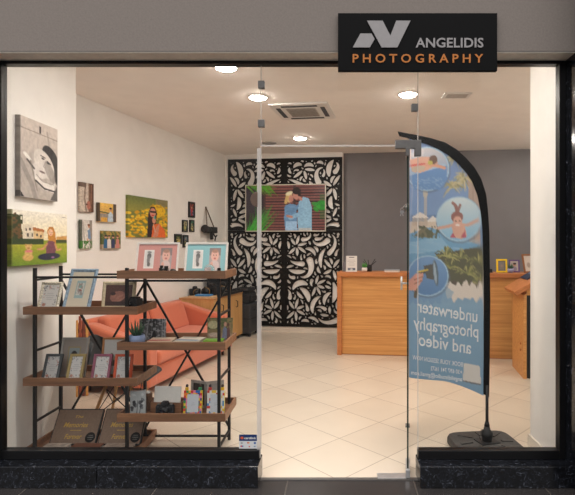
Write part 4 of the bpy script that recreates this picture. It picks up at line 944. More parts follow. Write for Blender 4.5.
# ------------------------------------------------------------------ shell chair in profile behind the rack
ch = thing('shell_chair', 'dark grey shell chair with dowel legs in front of the sofa', 'chair', (-1.825, 4.12 - CAMD, 0), 0)
def shell():
    # profile in XZ (chair faces +X): seat front lip, seat, bend, back top
    prof = [(.24, .385), (.235, .40), (.20, .412), (.08, .392), (-.05, .382), (-.13, .40), (-.18, .46), (-.205, .56), (-.225, .66), (-.235, .735)]
    hw = [.16, .185, .205, .225, .23, .228, .22, .205, .17, .10]; lift = [.0, .005, .01, .03, .045, .06, .07, .05, .03, .0]
    m = 15; vs = []; fs = []
    for (x, z), w, l in zip(prof, hw, lift):
        for j in range(m):
            t = -1 + 2 * j / (m - 1); e = abs(t) ** 3
            back = max(0, min(1, (z - .42) / .2)) if x < -.1 else 0
            vs.append((x * 1.14 + back * e * .09, w * math.sin(t * math.pi / 2 * .98), z + l * e * (1 - back) - back * e * .05 * (1 if z > .7 else 0)))
    for i in range(len(prof) - 1):
        for j in range(m - 1): fs.append((i * m + j, i * m + j + 1, (i + 1) * m + j + 1, (i + 1) * m + j))
    return MB().add(vs, fs, None, True)
o = shell().build('shell', M_['chairgrey'], ch); s_ = o.modifiers.new('t', 'SOLIDIFY'); s_.thickness = .012; s_ = o.modifiers.new('s', 'SUBSURF'); s_.levels = 1; s_.render_levels = 1
for sx in (-1, 1):
    for sy in (-1, 1):
        b = MB(); b.tube([(.02 + sx * .2, sy * .2, 0), (.02 + sx * .1, sy * .11, .345)], [.011, .014], 12); b.build('leg', M_['dowel'], ch)
b = MB()
for sx in (-1, 1):
    b.tube([(.02 + sx * .17, -.17, .10), (.02 + sx * .105, .115, .32)], .004, 6); b.tube([(.02 + sx * .17, .17, .10), (.02 + sx * .105, -.115, .32)], .004, 6)
    b.tube([(.02 - .17, sx * .17, .10), (.02 + .105, sx * .115, .32)], .004, 6); b.tube([(.02 + .17, sx * .17, .10), (.02 - .105, sx * .115, .32)], .004, 6)
b.build('wire_brace', M_['black'], ch)
b = MB(); b.box(-.1, .14, -.12, .12, .345, .36); b.build('mount', M_['black'], ch, bevel=.004)
# rust coloured slatted screen against the wall
sp = Vector((-2.55, 1.66, 0)); sl = thing('slatted_panel', 'rust and tan slatted wooden panel standing behind the rack', 'panel', sp, R(30))
cols = [plain('rust_slat', (150, 74, 48), .6, vary=.1), plain('tan_slat', (206, 150, 82), .6, vary=.1), plain('dark_rust_slat', (112, 54, 40), .6, vary=.1)]
for i in range(6): MB().box(-.09 + i * .03, -.066 + i * .03, -.015, .015, .0, .79 - .02 * (i % 3)).build('slat', cols[(i * 2) % 3], sl, bevel=.003)
b = MB(); b.box(-.092, .086, .0155, .025, .12, .16); b.box(-.092, .086, .0155, .025, .62, .66); b.build('batten', cols[2], sl)

# ------------------------------------------------------------------ sideboard with camera gear, black case
ca = Vector((-1.735, 3.66, 0)); ca_s = (ca - LW0).dot(LT); ca_n = (ca - LW0).dot(LN)
cab = thing('sideboard', 'pale beech sideboard along the left wall past the sofa', 'cabinet', LW0 + LT * ca_s + LN * .02, RZL)
CL, CW, CH = 1.02, ca_n - .02, .735
MB().box(0, CL, -CW + .02, 0, .06, CH - .022).build('carcass', M_['pine'], cab, bevel=.002)
MB().box(-.01, CL + .01, -CW - .004, 0, CH - .0215, CH).build('top', wood('beech_top', (190, 136, 84), (206, 156, 100), (1, 12, 12)), cab, bevel=.003)
for k in (0, 1):
    x0 = .004 + k * CL / 2; x1 = x0 + CL / 2 - .008
    d = MB().box(x0, x1, -CW, -CW + .0195, .065, CH - .026).build('door', M_['pine'], cab, bevel=.002)
    hx_ = x0 + (.42 if k == 0 else .08); hx_ = x0 + .25
    b = MB(); b.tube([(hx_, -CW - .001, .52), (hx_, -CW - .03, .53), (hx_, -CW - .03, .61), (hx_, -CW - .001, .62)], .006, 8); b.build('handle', M_['black'], d)
MB().box(.03, CL - .03, -CW + .05, -.03, 0, .0595).build('plinth', M_['blackmatt'], cab)
def cpt(s, n, z): q = LW0 + LT * (ca_s + s) + LN * n; q.z = z; return q
zt = CH + .001
bk = thing('paper_folder', 'pale folder with a blue book at the near end of the sideboard', 'papers', cpt(.09, .33, zt), RZL)
MB().box(-.08, .10, -.17, .17, 0, .02).build('folder', plain('kraft_folder', (206, 176, 138), .7), bk)
MB().box(-.04, .09, -.12, .10, .021, .042).build('blue_book', plain('blue_cover', (60, 130, 190), .5), bk, bevel=.003)
def slr(label, loc, rz, s=1.0, group='cameras on the sideboard'):
    r = thing('camera', label, 'camera', loc, rz, group)
    MB().box(-.08 * s, .08 * s, -.03 * s, .035 * s, 0, .10 * s).build('body', M_['bag'], r, bevel=.014 * s)
    MB().prism([(-.038 * s, .1005 * s), (.038 * s, .1005 * s), (.024 * s, .135 * s), (-.024 * s, .135 * s)], -.03 * s, .03 * s).build('prism_housing', M_['bag'], r, bevel=.008 * s)
    b = MB(); b.tube([(0, -.03 * s, .05 * s), (0, -.08 * s, .05 * s), (0, -.0805 * s, .05 * s), (0, -.14 * s, .05 * s)], [.042 * s, .042 * s, .047 * s, .047 * s], 20); b.build('lens', M_['black'], r)
    b = MB(); b.tube([(0, -.1 * s, .05 * s), (0, -.108 * s, .05 * s)], .0485 * s, 20); b.build('lens_ring', plain('amber_ring', (190, 140, 60), .4), r)
slr('black camera at the middle of the sideboard, lens towards the door', cpt(.42, .29, zt), R(-15), 1.25)
slr('black camera second along the sideboard, behind the first', cpt(.665, .37, zt), R(10), 1.3)
slr('black camera lying near the wall, furthest left on the sideboard', cpt(.34, .08, zt), R(30), 1.0)
def gear_bag(label, loc, rz, w, d, h, name='camera_bag', group='black bags by the sideboard'):
    r = thing(name, label, 'bag', loc, rz, group)
    MB().box(-w / 2, w / 2, -d / 2, d / 2, 0, h * .72).build('body', M_['bag'], r, bevel=.035, seg=3)
    MB().box(-w / 2 + .004, w / 2 - .004, -d / 2 + .004, d / 2 - .004, h * .725, h).build('lid', M_['bag'], r, bevel=.04, seg=3)
    b = MB(); b.tube([(-w * .25, 0, h - .01), (-w * .2, 0, h + .035), (w * .2, 0, h + .035), (w * .25, 0, h - .01)], .01, 8); b.build('handle', M_['blackmatt'], r)
    MB().box(-w * .3, w * .3, -d / 2 - .03, -d / 2 - .001, h * .1, h * .5).build('front_pocket', M_['bag'], r, bevel=.012)
gear_bag('soft black camera bag at the far end of the sideboard', cpt(.87, .20, zt), R(10), .34, .24, .25)
tr = thing('equipment_tray', 'long low black tray of gear along the front of the sideboard', 'tray', cpt(.58, .54, zt), RZL)
MB().box(-.36, .36, -.04, .04, 0, .045).build('tray', M_['blackmatt'], tr, bevel=.01)
for i in range(5): b = MB(); b.lathe([(0, .0455), (.03, .0455), (.03, .06 + .008 * (i % 2)), (.026, .064 + .008 * (i % 2)), (0, .064 + .008 * (i % 2))], 16, Matrix.Translation((-.29 + i * .145, 0, 0))); b.build('lens_cap', M_['bag'], tr)
q = cpt(1.02 + .26, .46, 0); kc = thing('equipment_case', 'black wheeled case between the sideboard and filigree screen', 'case', q, RZL)
MB().box(-.22, .2, -.2, .18, .05, .53).build('case', plain('charcoal_case', (48, 50, 54), .5, vary=.08), kc, bevel=.025, seg=3)
b = MB(); b.box(-.224, .204, -.204, .184, .285, .30); b.build('seam_band', M_['blackmatt'], kc)
for x in (-.17, .15):
    for y in (-.16, .14): b = MB(); b.tube([(x - .015, y, .026), (x + .015, y, .026)], .025, 14); b.build('wheel', M_['blackmatt'], kc)
b = MB(); b.tube([(-.1, -.203, .42), (-.1, -.225, .43), (.08, -.225, .43), (.08, -.203, .42)], .008, 8); b.build('handle', M_['black'], kc)
gear_bag('soft black bag resting on the wheeled case', Vector((q.x, q.y, .532)), RZL, .36, .3, .24)

# ------------------------------------------------------------------ reception counter
cz = 1.118; co = Vector((-.013, 3.44, 0)); CT = BT
cnt = thing('reception_counter', 'long honey oak reception counter in front of the grey wall', 'counter', co, RZB)
CLN, CDP = 2.75, .62
MB().box(0, CLN, -.0, CDP * .62, cz - .056, cz).build('worktop', M_['oakedge'], cnt, bevel=.003)
MB().box(0, .062, 0, CDP, 0, cz - .0565).build('side_panel', M_['oakedge'], cnt, bevel=.003)
MB().box(.0625, CLN, .05, .075, .012, cz - .0565).build('front_panel', M_['oak'], cnt)
MB().box(.0625, CLN, .06, .074, 0, .0115).build('kickboard', M_['oakedge'], cnt)
MB().box(.0625, CLN, .0755, CDP, .70, .73).build('inner_desk', M_['oak'], cnt)
MB().box(CLN - .06, CLN - .001, .0755, CDP, 0, .6995).build('end_panel', M_['oakedge'], cnt)
# display return at the right
g8 = R(8); ro_ = Vector((2.06, 2.28, 0)); RL = .58
ret = thing('display_return', 'wooden return unit with sloping top at the counter right end', 'counter', ro_, (0, 0, -g8))
RW = .62
MB().prism([(0, 0), (.035, 0), (.035, .95), (0, .93)], 0, RL).build('side_panel', M_['oak'], ret, bevel=.002)
MB().box(.0355, RW, .012, RL, .05, .93).build('dark_carcass', M_['blackmatt'], ret)
MB().box(.0355, RW, .03, RL, 0, .0495).build('plinth', M_['blackmatt'], ret)
for i in range(5): MB().box(.07, RW - .02, -.004, .0115, .1 + i * .16, .245 + i * .16).build('drawer', plain('dark_drawer', (40, 36, 36), .5), ret, bevel=.003)
sl_ = math.atan(.62); Ms = Matrix.Translation((-.075, 0, .925)) @ Matrix.Rotation(-sl_, 4, 'Y')
MB().box(0, .62, -.035, RL - .02, -.0, .05, Ms).build('sloping_top', M_['oakedge'], ret, bevel=.003)
b = MB(); b.prism([(.0355, .9305), (RW, .9305), (RW, 1.29), (.0355, .985)], .0, RL - .02); b.build('gable', M_['oak'], ret)
for i in (0, 1): 
    b = MB(); b.tube([(-.0005, .12, .30 + .07 * i), (-.012, .12, .30 + .07 * i)], .012, 14); b.build('lock_knob', M_['oakedge'], ret)
Mr = Matrix.Translation(ro_) @ Matrix.Rotation(-g8, 4, 'Z') @ Ms
nb = thing('navy_folder', 'dark navy folder lying on the sloping wooden top', 'folder', Mr @ Vector((.36, .36, .0515)), (Mr.to_euler()))
MB().box(-.14, .14, -.17, .17, 0, .012).build('cover', plain('navy_cover', (34, 46, 72), .4), nb, bevel=.002)
MB().box(-.05, .08, -.10, .10, .0122, .0132).build('title_label', plain('pale_blue_label', (120, 140, 170), .5), nb)
# on the counter
def con(u, back, z=cz + .001):   # a point on the worktop at column u, 'back' metres behind the front edge
    a = co - BN * back; k = (u - U0) / FPX
    s = (k * (a.y + CAMD) - a.x) / (BT.x - k * BT.y); q = a + BT * s; q.z = z; return q
q = con(351.5, .14); cs = thing('card_holder', 'white printed notice standing at the left end of the counter', 'notice', q, RZB)
w = 11 * 6.7 / FPX; h = 15.2 * 6.7 / FPX
MB().box(-w / 2, w / 2, -.05, .05, 0, .006).build('foot', M_['white'], cs, bevel=.002)
p = Pic(0, 0, 80, 125, 50, 76, (232, 228, 222)); p.rect(20, 10, 60, 16, (110, 104, 104))
for i, w_ in enumerate((22, 28, 16, 24, 20)): p.line([(40 - w_, 34 + i * 11), (40 + w_, 34 + i * 11)], 3, (170, 164, 160), .8)
p.rect(12, 100, 68, 120, (90, 92, 104)); p.ell(40, 110, 10, 8, (190, 186, 184))
print_mesh('notice', p, w, h, .004, M_['print'], cs, (0, -.002, .0062), (-R(4), 0, 0))
q = con(344.3, .16); ph = thing('desk_phone_stand', 'small grey upright stand left of the white notice', 'stand', q, RZB)
MB().box(-.024, .024, -.03, .03, 0, .012).build('base', M_['steel'], ph, bevel=.003); MB().box(-.02, .02, -.006, .006, .0125, .125).build('upright', plain('slate_grey', (120, 118, 124), .5), ph, bevel=.004)
q = con(364.5, .12); r = succulent('potted_plant', 'small green plant in a round white pot on the counter', q, .088, ('white_pot', (226, 220, 214)), grn, 14, True)
for a in range(3): b = MB(); t = a * 2.1 - 1.57; b.tube([(.024 * math.cos(t), .024 * math.sin(t), 0), (.018 * math.cos(t), .018 * math.sin(t), .006)], .006, 8); b.build('foot', M_['pine'], r)
q = con(369.2, .2); pp_ = thing('pen_pot', 'black pen pot with dark pens behind the white plant pot', 'pen pot', q, RZB)
MB().lathe([(0, 0), (.036, 0), (.04, .09), (.036, .09), (.033, .006), (0, .006)], 22).build('pot', M_['blackmatt'], pp_)
for i, (a, l) in enumerate(((.45, .19), (.6, .17), (-.4, .18), (-.1, .16), (-.55, .16))): b = MB(); b.tube([(.012 * math.sin(i * 2), .01 * math.cos(i * 2), .01), (.03 * (1 if a > 0 else -1) * min(1, abs(a) * 2), .005, .085), (l * math.sin(a), .008, l * math.cos(a))], .005, 8); b.build('pen', M_['blackmatt'], pp_)
q = con(392, .16); bk = thing('closed_notebook', 'closed white notebook lying flat on the counter', 'notebook', q, RZB)
MB().box(-.1, .1, -.08, .08, 0, .022).build('pages', M_['paper'], bk); MB().box(-.104, .104, -.084, .084, .0225, .028).build('cover', plain('grey_blue_cover', (150, 164, 176), .5), bk)
def counter_frame(label, u0, u1, v0, D, col, fw, pic, back, rz=0.0, lean=8):
    q = con((u0 + u1) / 2, back); D = q.y + CAMD; w = (u1 - u0) * D / FPX; h = (Z_(v0, D + .02) - cz) / math.cos(R(lean))
    q.z = cz + .016 * math.sin(R(lean)) + .001
    r = thing('picture_frame', label, 'picture frame', q, (-R(lean), 0, RZB + rz), 'picture frames on the counter')
    MB().ring(w, h, fw, 0, .016).build('frame', col, r)
    print_mesh('picture', pic, w - 2 * fw + .002, h - 2 * fw + .002, .003, M_['print'], r, (0, .007, fw - .001))
    inv = Matrix.Rotation(R(lean), 4, 'X'); b = MB(); b.bar((0, .016, h * .6), inv @ Vector((0, .09, -.002)), .03, .004); b.build('stand', M_['blackmatt'], r)
p = Pic(0, 0, 40, 60, 24, 34, (110, 108, 106)); p.rect(6, 8, 34, 52, (126, 122, 118)); p.ell(20, 30, 6, 8, (150, 130, 120))
counter_frame('bright yellow picture frame on the right part of the counter', 496.8, 507.3, 259.3, 6.5, plain('yellow_frame', (244, 206, 30), .45), .022, p, .14)
p = Pic(0, 0, 40, 60, 24, 34, (190, 184, 180)); p.ell(22, 24, 7, 9, (196, 150, 130)); p.ell(22, 16, 8, 6, (60, 44, 40)); p.ell(22, 48, 12, 14, (150, 140, 160))
counter_frame('purple picture frame behind the small lavender pot', 509.3, 519.5, 260, 6.5, plain('purple_frame', (104, 78, 140), .5), .018, p, .22, -.1)
q = con(510.6, .1); succulent('potted_plant', 'small plant in a lavender pot between the yellow and purple frames', q, .09, ('lilac_pot', (150, 150, 186)), aloe, 14)
p = Pic(0, 0, 40, 60, 24, 34, (214, 208, 200)); p.ell(20, 36, 8, 10, (170, 160, 150))
counter_frame('brown wooden picture frame leaning beside the right pier', 523.5, 537, 254.5, 6.4, plain('brown_desk_frame', (150, 98, 60), .5), .02, p, .12, .5, 12)
q = con(490.5, .15); mm = thing('stapler', 'small black stapler left of the yellow frame', 'stapler', q, RZB)
MB().box(-.02, .02, -.05, .05, 0, .012).build('base', M_['blackmatt'], mm, bevel=.003); MB().box(-.017, .017, -.045, .05, .0125, .05).build('arm', M_['blackmatt'], mm, bevel=.006)

# ------------------------------------------------------------------ feather flag
DFL = 3.55; fo = Vector((X_(487, DFL), DFL - CAMD, 0))
flag = thing('feather_flag', 'blue feather flag banner printed with underwater photography scenes', 'flag', fo)
def fp(u, v, off=0.0):      # flag cloth: photo column/row -> local point on the softly waving cloth
    z = Z_(v, DFL); x = X_(u, DFL) - fo.x; t = max(0.0, -x / .6)
    y = -.014 * math.sin(t * 5.2 + .5) * t - .010 * math.sin(z * 5 + t * 6) * t + .022 * t * t * math.sin(z * 2.1 + .4)
    return Vector((x, y + off, z))
outer = [(397.6, 132), (406, 133.2), (417, 135), (431, 138.4), (444.5, 142.7), (456, 149.5), (465.8, 158), (474.5, 167.6), (481, 178.6), (486.0, 194), (488.0, 212), (489.2, 232), (490.2, 300), (489.6, 360), (489, 397)]
inner = [(399.3, 136.4), (406, 137.6), (415, 140.6), (427, 144.4), (438, 149.2), (448, 155.6), (457, 163), (465.5, 172), (472, 181.6), (477.2, 195), (480.6, 212), (482.6, 232), (484, 300), (483.6, 360), (483.3, 394)]
def interp(tab, v, k):      # column of the inner edge at row v
    for (u0, v0), (u1, v1) in zip(tab[:-1], tab[1:]):
        if v0 <= v <= v1: return u0 + (u1 - u0) * (v - v0) / (v1 - v0)
    return tab[0][0] if v < tab[0][1] else tab[-1][0]
def left_edge(v): return 408.6 if v > 142 else 408.6 - (142 - v) * 1.5
def bottom(u):              # cloth's lower hem
    t = (u - 408) / 76.; return 377.5 + 5.5 * t ** .5 + 14.5 * max(0, t - .45) ** 1.5 * 2.2
# the printed picture, painted in photo columns / rows
P = Pic(396, 132, 490, 402, 236, 676, (86, 122, 176))
P.vgrad(132, 215, (82, 112, 172), (104, 146, 204))
rg = np.random.RandomState(21)
P.poly([(466, 160), (474, 180), (478, 262), (468, 262), (470, 215)], (164, 140, 124)); P.line([(476, 175), (477, 265)], 7, (176, 150, 134)); P.line([(473, 175), (474, 265)], 2, (140, 116, 104), .6)
for cx, cy in ((456, 156), (463, 178), (452, 187), (470, 163)):
    for i in range(34):
        a = rg.uniform(0, 2 * math.pi); L = rg.uniform(6, 14); x1 = cx + math.cos(a) * L; y1 = cy + math.sin(a) * L * .8 + L * .25
        P.line([(cx, cy), ((cx + x1) / 2, (cy + y1) / 2 - 2), (x1, y1)], 2.4, [(176, 164, 108), (150, 146, 96), (196, 184, 132), (118, 118, 84)][rg.randint(4)], .85, .5)
P.rect(424, 190, 427, 236, (166, 170, 178)); P.ell(425, 193, 2.5, 5, (190, 184, 170))
P.poly([(408, 222), (436, 221), (440, 236), (408, 236)], (212, 196, 176)); P.poly([(411, 218), (420, 212), (429, 218)], (238, 232, 224)); P.poly([(426, 222), (433, 216), (441, 222)], (238, 232, 224)); P.rect(412, 218, 428, 226, (190, 170, 150), .7)
P.poly([(408, 234), (430, 227), (460, 240), (480, 244), (480, 262), (408, 262)], (86, 150, 200)); P.poly([(408, 243), (440, 236), (452, 250), (408, 254)], (116, 176, 218)); [P.ell(rg.uniform(409, 478), rg.uniform(238, 262), rg.uniform(3, 8), rg.uniform(.4, .9), (140, 188, 222), rg.uniform(0, 12), .5) for _ in range(40)]
P.poly([(414, 236), (424, 226), (436, 234), (430, 238)], (104, 98, 70)); P.speck(412, 226, 440, 238, (64, 72, 50), 60, .5, 9)
P.rect(408, 262, 484, 298, (92, 140, 190)); P.poly([(446, 270), (484, 264), (484, 297), (450, 300)], (60, 58, 40))
P.poly([(436, 254), (484, 246), (484, 292), (452, 282)], (56, 58, 38))
for i in range(150):
    cx, cy = [(450, 268), (468, 274), (478, 262), (460, 258), (480, 284), (446, 256)][rg.randint(6)]; a = rg.uniform(-math.pi, .3); L = rg.uniform(7, 15)
    P.line([(cx, cy), (cx + math.cos(a) * L * .6, cy + math.sin(a) * L * .7), (cx + math.cos(a) * L, cy + math.sin(a) * L * .7 + 3)], 1.7, [(126, 130, 58), (160, 158, 84), (78, 88, 42), (60, 66, 36)][rg.randint(4)], .9, .5)
P.poly([(446, 286), (484, 282), (484, 300), (446, 300)], (94, 80, 64), .7); P.speck(446, 280, 484, 296, (58, 50, 42), 50, .55, 11)
P.poly([(444, 281), (452, 284), (460, 288), (470, 292), (484, 290), (484, 304), (440, 304)], (222, 214, 204)); 
P.rect(404, 298, 490, 402, (104, 152, 192)); P.vgrad(304, 402, (106, 156, 196), (82, 134, 178))
for i in range(40): u = 408 + i * 2; y = 297 + 3 * math.sin(i * 1.7) + 1.5 * math.sin(i * .6) + (0 if u > 446 else 4); P.ell(u, y - 6, 2.2, 7, (222, 214, 204) if u > 446 else (92, 140, 190))
P.poly([(440, 302), (446, 286), (454, 292), (448, 304)], (104, 152, 192), .6)
def bubble(cx, cy, r, c0, c1):
    P.ell(cx + .6, cy + 1.0, r + 1.0, r + 1.0, (70, 90, 120), 0, .5); P.ell(cx, cy, r, r, (150, 196, 228)); P.ell(cx, cy, r - 1.2, r - 1.2, c0)
    k = np.clip(((P.X - cx) ** 2 + (P.Y - cy) ** 2) < (r - 1.3) ** 2, 0, 1) * np.clip((P.Y - cy + r) / (2 * r), 0, 1); P.put(k, c1)
bubble(427, 169, 22, (206, 200, 204), (70, 124, 190))
P.poly([(410, 166), (446, 164), (446, 172), (410, 176)], (150, 186, 220), .9); P.poly([(409, 176), (446, 166), (447, 180), (440, 190), (414, 190)], (76, 128, 196)); [P.ell(rg.uniform(411, 443), rg.uniform(178, 189), rg.uniform(.5, 1.1), rg.uniform(.3, .6), (150, 186, 222), 0, .6) for _ in range(70)]
P.poly([(409, 160), (420, 157), (432, 157), (438, 163), (430, 169), (420, 173), (412, 172)], (222, 158, 130)); P.line([(426, 165), (437, 166), (444, 168)], 3, (218, 146, 116)); P.ell(433, 160, 4.2, 4.6, (84, 54, 42)); P.ell(430, 163, 2.6, 2.2, (180, 170, 60)); P.line([(409, 166), (424, 164)], 2, (200, 60, 60), .8); P.ell(418, 169, 7, 3, (170, 170, 150), -10, .7); P.ell(416, 152, 8, 6, (226, 220, 222), 0, .6)
bubble(459, 219, 22.5, (206, 224, 232), (110, 178, 220))
P.line([(439, 228), (450, 226), (456, 224)], 3, (214, 156, 134)); P.line([(478, 220), (468, 225), (461, 225)], 3, (214, 156, 134)); P.poly([(452, 224), (464, 224), (467, 236), (462, 239), (453, 237)], (212, 156, 134)); P.poly([(453, 232), (456, 238), (450, 238)], (170, 60, 80)); P.poly([(465, 230), (466, 238), (460, 238)], (170, 60, 80))
P.line([(457, 214), (456, 206), (453, 203)], 3, (124, 76, 68)); P.line([(457, 214), (460, 205)], 2.4, (124, 76, 68)); P.ell(457, 217, 6, 5.5, (124, 70, 64)); P.ell(457.5, 222, 4.3, 5.6, (216, 160, 140)); P.ell(455.8, 221, .9, .6, (60, 44, 44)); P.ell(459.4, 221, .9, .6, (60, 44, 44)); P.ell(457.5, 225, 2, .9, (240, 236, 236))
bubble(428, 276, 20.5, (96, 146, 206), (60, 112, 176))
P.line([(417, 276), (428, 270)], 3, (40, 42, 40)); P.poly([(424, 266), (433, 264), (434, 280), (427, 278)], (60, 62, 58)); P.ell(436, 273, 2.6, 13, (60, 84, 104), -6); P.ell(435.4, 273, 1.3, 11, (150, 176, 196), -6); P.line([(419, 274), (416, 297)], 3.4, (70, 62, 44)); P.line([(418, 272), (428, 270)], 1.6, (220, 190, 50)); P.poly([(408, 282), (416, 274), (424, 273), (422, 282), (416, 291), (408, 290)], (216, 146, 124)); P.line([(415, 280), (423, 277)], 1.2, (150, 90, 76)); P.line([(415, 284), (422, 281)], 1.2, (150, 90, 76))
P.line([(408.5, 150), (412, 190), (409, 240)], 2, (170, 190, 220), .4); P.rect(408.6, 146, 411, 160, (236, 214, 210))
P.poly([(463.5, 363), (479.5, 366), (481, 384), (463, 380)], (196, 200, 200)); P.poly([(463, 380), (481, 384), (481, 385.6), (463, 381.6)], (70, 78, 86))
P.c = 255 - (255 - P.c) * .74
# cloth mesh
rows = np.linspace(133.5, 399, 250); ncol = 96; vs, cols, fs, ok = [], [], [], {}
def sample(u, v):
    i = int(np.clip(round((u - 396) / 94. * 235), 0, 235)); j = int(np.clip(round((v - 132) / 270. * 675), 0, 675)); return P.c[j, i]
NR = 250
for c_ in range(ncol):
    u_t = c_ / (ncol - 1)
    for r_ in range(NR):
        t = r_ / (NR - 1)
        # each grid column goes from the curved upper edge to the hem
        u = 409.3 + (483.6 - 409.3) * u_t
        vt = 138.2
        for (ua, va), (ub, vb) in zip(inner[:-1], inner[1:]):
            if ua <= u <= ub: vt = va + (vb - va) * (u - ua) / (ub - ua) if ub > ua else va; break
            if u > inner[11][0]: vt = 232 + (u - 482.6) / 1.4 * 68 if u < 484 else 300; vt = min(vt, 300)
        vb_ = bottom(u); v = vt + (vb_ - vt) * t
        vs.append(fp(u, v)); cols.append(sample(u, v))
for c_ in range(ncol - 1):
    for r_ in range(NR - 1):
        a = c_ * NR + r_; fs.append((a, a + 1, a + NR + 1, a + NR))
flagmat = printed('flag_print', .7); _nt = flagmat.node_tree; _tr = N(_nt, 'ShaderNodeBsdfTranslucent'); _mx = N(_nt, 'ShaderNodeMixShader'); _mx.inputs[0].default_value = .5
_vc = [n for n in _nt.nodes if n.type == 'VERTEX_COLOR'][0]; _pb = [n for n in _nt.nodes if n.type == 'BSDF_PRINCIPLED'][0]; _ou = [n for n in _nt.nodes if n.type == 'OUTPUT_MATERIAL'][0]
_nt.links.new(_vc.outputs[0], _tr.inputs[0]); _nt.links.new(_pb.outputs[0], _mx.inputs[1]); _nt.links.new(_tr.outputs[0], _mx.inputs[2]); _nt.links.new(_mx.outputs[0], _ou.inputs[0])
me = bpy.data.meshes.new('fabric'); me.from_pydata(vs, [], fs); me.materials.append(flagmat); setcols(me, np.array(cols)); me.polygons.foreach_set('use_smooth', [True] * len(fs))
fab = bpy.data.objects.new('fabric', me); COL.objects.link(fab); fab.parent = flag
# black sleeve that holds the pole
b = MB(); n = len(outer)
vs = [fp(*q, -.004) for q in outer] + [fp(*q, -.004) for q in inner] + [fp(*q, .006) for q in outer] + [fp(*q, .006) for q in inner]
fs = []
for i in range(n - 1):
    fs += [(i, i + 1, n + i + 1, n + i), (2 * n + i, 3 * n + i, 3 * n + i + 1, 2 * n + i + 1), (i, 2 * n + i, 2 * n + i + 1, i + 1), (n + i, n + i + 1, 3 * n + i + 1, 3 * n + i)]
fs += [(0, n, 3 * n, 2 * n), (n - 1, 3 * n - 1, 4 * n - 1, 2 * n - 1)]
b.add(vs, fs).build('sleeve', M_['signblack'], flag)
b = MB(); b.tube([(0, 0, .165), (0, 0, Z_(385, DFL))], .011, 12); b.tube([(0, 0, .07), (0, 0, .10), (0, 0, .105), (0, 0, .135), (0, 0, .15), (0, 0, .18)], [.034, .034, .04, .042, .026, .018], 16); b.tube([(0, 0, .18), (0, 0, .21)], [.02, .014], 12)
b.build('pole', M_['blackmatt'], flag)
b = MB(); b.tube([(-.045, -.004, .15), (-.056, -.01, .10), (-.05, -.012, .085)], .0025, 6); b.tube([(-.045, -.004, .15), (0, 0, .16)], .0025, 6); b.build('safety_cord', M_['rubber'], flag)
# lettering on the cloth, seen from behind and so reversed
ink = plain('white_flag_ink', (244, 244, 242), .7)
def flag_text(s, right, left, cap_px, bold=.0, spacing=1.0):
    vs, fs_, w = text_mesh(s, bold, spacing); b = MB(); R0, L0 = Vector(right), Vector(left); d = (L0 - R0)
    out = []
    for a, c_ in vs: q = R0 + d * a; out.append(fp(q.x, q.y - c_ / CAP * cap_px, -.0035))
    b.add(out, fs_).build('lettering', ink, flag)
flag_text('underwater', (477.3, 322.3), (417.5, 312), 12.5, .012)
flag_text('photography', (478.2, 337.6), (414, 329), 12.5, .012)
flag_text('and video', (471, 353.8), (419, 345.6), 12.5, .012)
flag_text('BOOK YOUR SESSION NOW', (462.6, 366.6), (413, 360), 4.4, .01)
flag_text('+30 697 741 1672', (462.2, 374.2), (431, 370.6), 4.2, .01)
flag_text('angelidistudio@gmail.com', (462, 381.2), (411.5, 375), 4.2, .01)
# weighted rubber base
bs = MB(); hw = .243
sq = []
for k in range(48):
    a = 2 * math.pi * k / 48; cx, cy = math.cos(a), math.sin(a); e = (abs(cx) ** 6 + abs(cy) ** 6) ** (-1 / 6); sq.append((cx * e, cy * e))
prof = [(1.0, 0.0), (1.0, .035), (.96, .052), (.6, .062), (.22, .068), (.0, .068)]
vs = [(x * hw * s, y * hw * s, z) for s, z in prof[:-1] for x, y in sq] + [(0, 0, .068)]; fs = [tuple(range(47, -1, -1))]
for i in range(len(prof) - 2):
    for k in range(48): fs.append((i * 48 + k, i * 48 + (k + 1) % 48, (i + 1) * 48 + (k + 1) % 48, (i + 1) * 48 + k))
for k in range(48): fs.append((4 * 48 + k, 4 * 48 + (k + 1) % 48, 5 * 48))
bs.add(vs, fs, Matrix.Rotation(.12, 4, 'Z'))
base = bs.build('weight_base', M_['rubber'], flag)
b = MB()
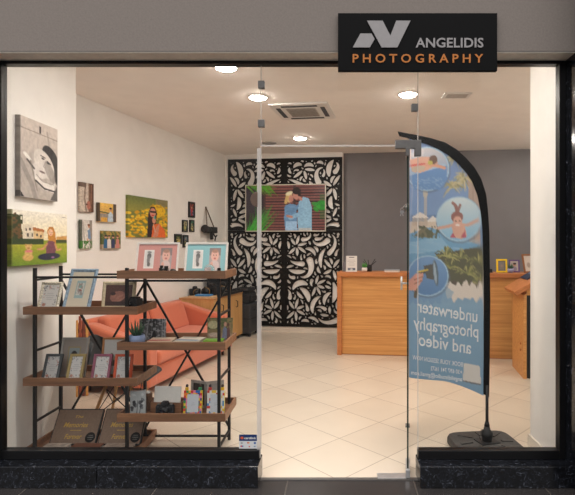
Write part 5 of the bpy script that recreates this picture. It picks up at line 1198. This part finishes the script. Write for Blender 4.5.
for k in range(8):
    a = k * math.pi / 4 + .12; rr = .195 if k % 2 == 0 else .225
    b.bar((.11 * math.cos(a), .11 * math.sin(a), .0665), (rr * math.cos(a), rr * math.sin(a), .0575), .026, .012)
b.build('moulded_rib', M_['rubber'], base)
MB().box(-.075, .075, -.06, .06, .066, .074, Matrix.Rotation(.3, 4, 'Z')).build('socket_plate', M_['blackmatt'], base, bevel=.004)
# ------------------------------------------------------------------ light and camera
wd = bpy.data.worlds.new('World'); SC.world = wd; wd.use_nodes = True
bg = wd.node_tree.nodes['Background']      # dim corridor: dark at eye level, paler ceiling overhead
_t = wd.node_tree.nodes.new('ShaderNodeTexCoord'); _s = wd.node_tree.nodes.new('ShaderNodeSeparateXYZ'); _r = wd.node_tree.nodes.new('ShaderNodeValToRGB')
wd.node_tree.links.new(_t.outputs['Generated'], _s.inputs[0]); wd.node_tree.links.new(_s.outputs[2], _r.inputs[0]); wd.node_tree.links.new(_r.outputs[0], bg.inputs[0])
_e = _r.color_ramp.elements; _e[0].position = .1; _e[0].color = (.24, .235, .235, 1); _e[1].position = .65; _e[1].color = (2.4, 2.32, 2.3, 1)
bg.inputs[1].default_value = 1.0
cd = bpy.data.cameras.new('Camera'); cam = bpy.data.objects.new('Camera', cd); COL.objects.link(cam)
cam.location = (0, -CAMD, EYE); cam.rotation_euler = (R(90), 0, 0)
cd.sensor_fit = 'HORIZONTAL'; cd.sensor_width = 36.0; cd.lens = 36.0 * FPX / 575.0
cd.shift_x = -(U0 - 287.5) / 575.0; cd.shift_y = (V0 - 247.5) / 575.0
cd.clip_start = 0.05; cd.clip_end = 60
SC.camera = cam
SC.view_settings.view_transform = 'Standard'; SC.view_settings.look = 'None'; SC.view_settings.gamma = 1.0
SC.view_settings.use_curve_mapping = False; SC.view_settings.exposure = 0.0
SC.cycles.max_bounces = 10; SC.cycles.diffuse_bounces = 5; SC.cycles.transparent_max_bounces = 24
SC.cycles.sample_clamp_indirect = 6.0; SC.cycles.caustics_reflective = False; SC.cycles.caustics_refractive = False
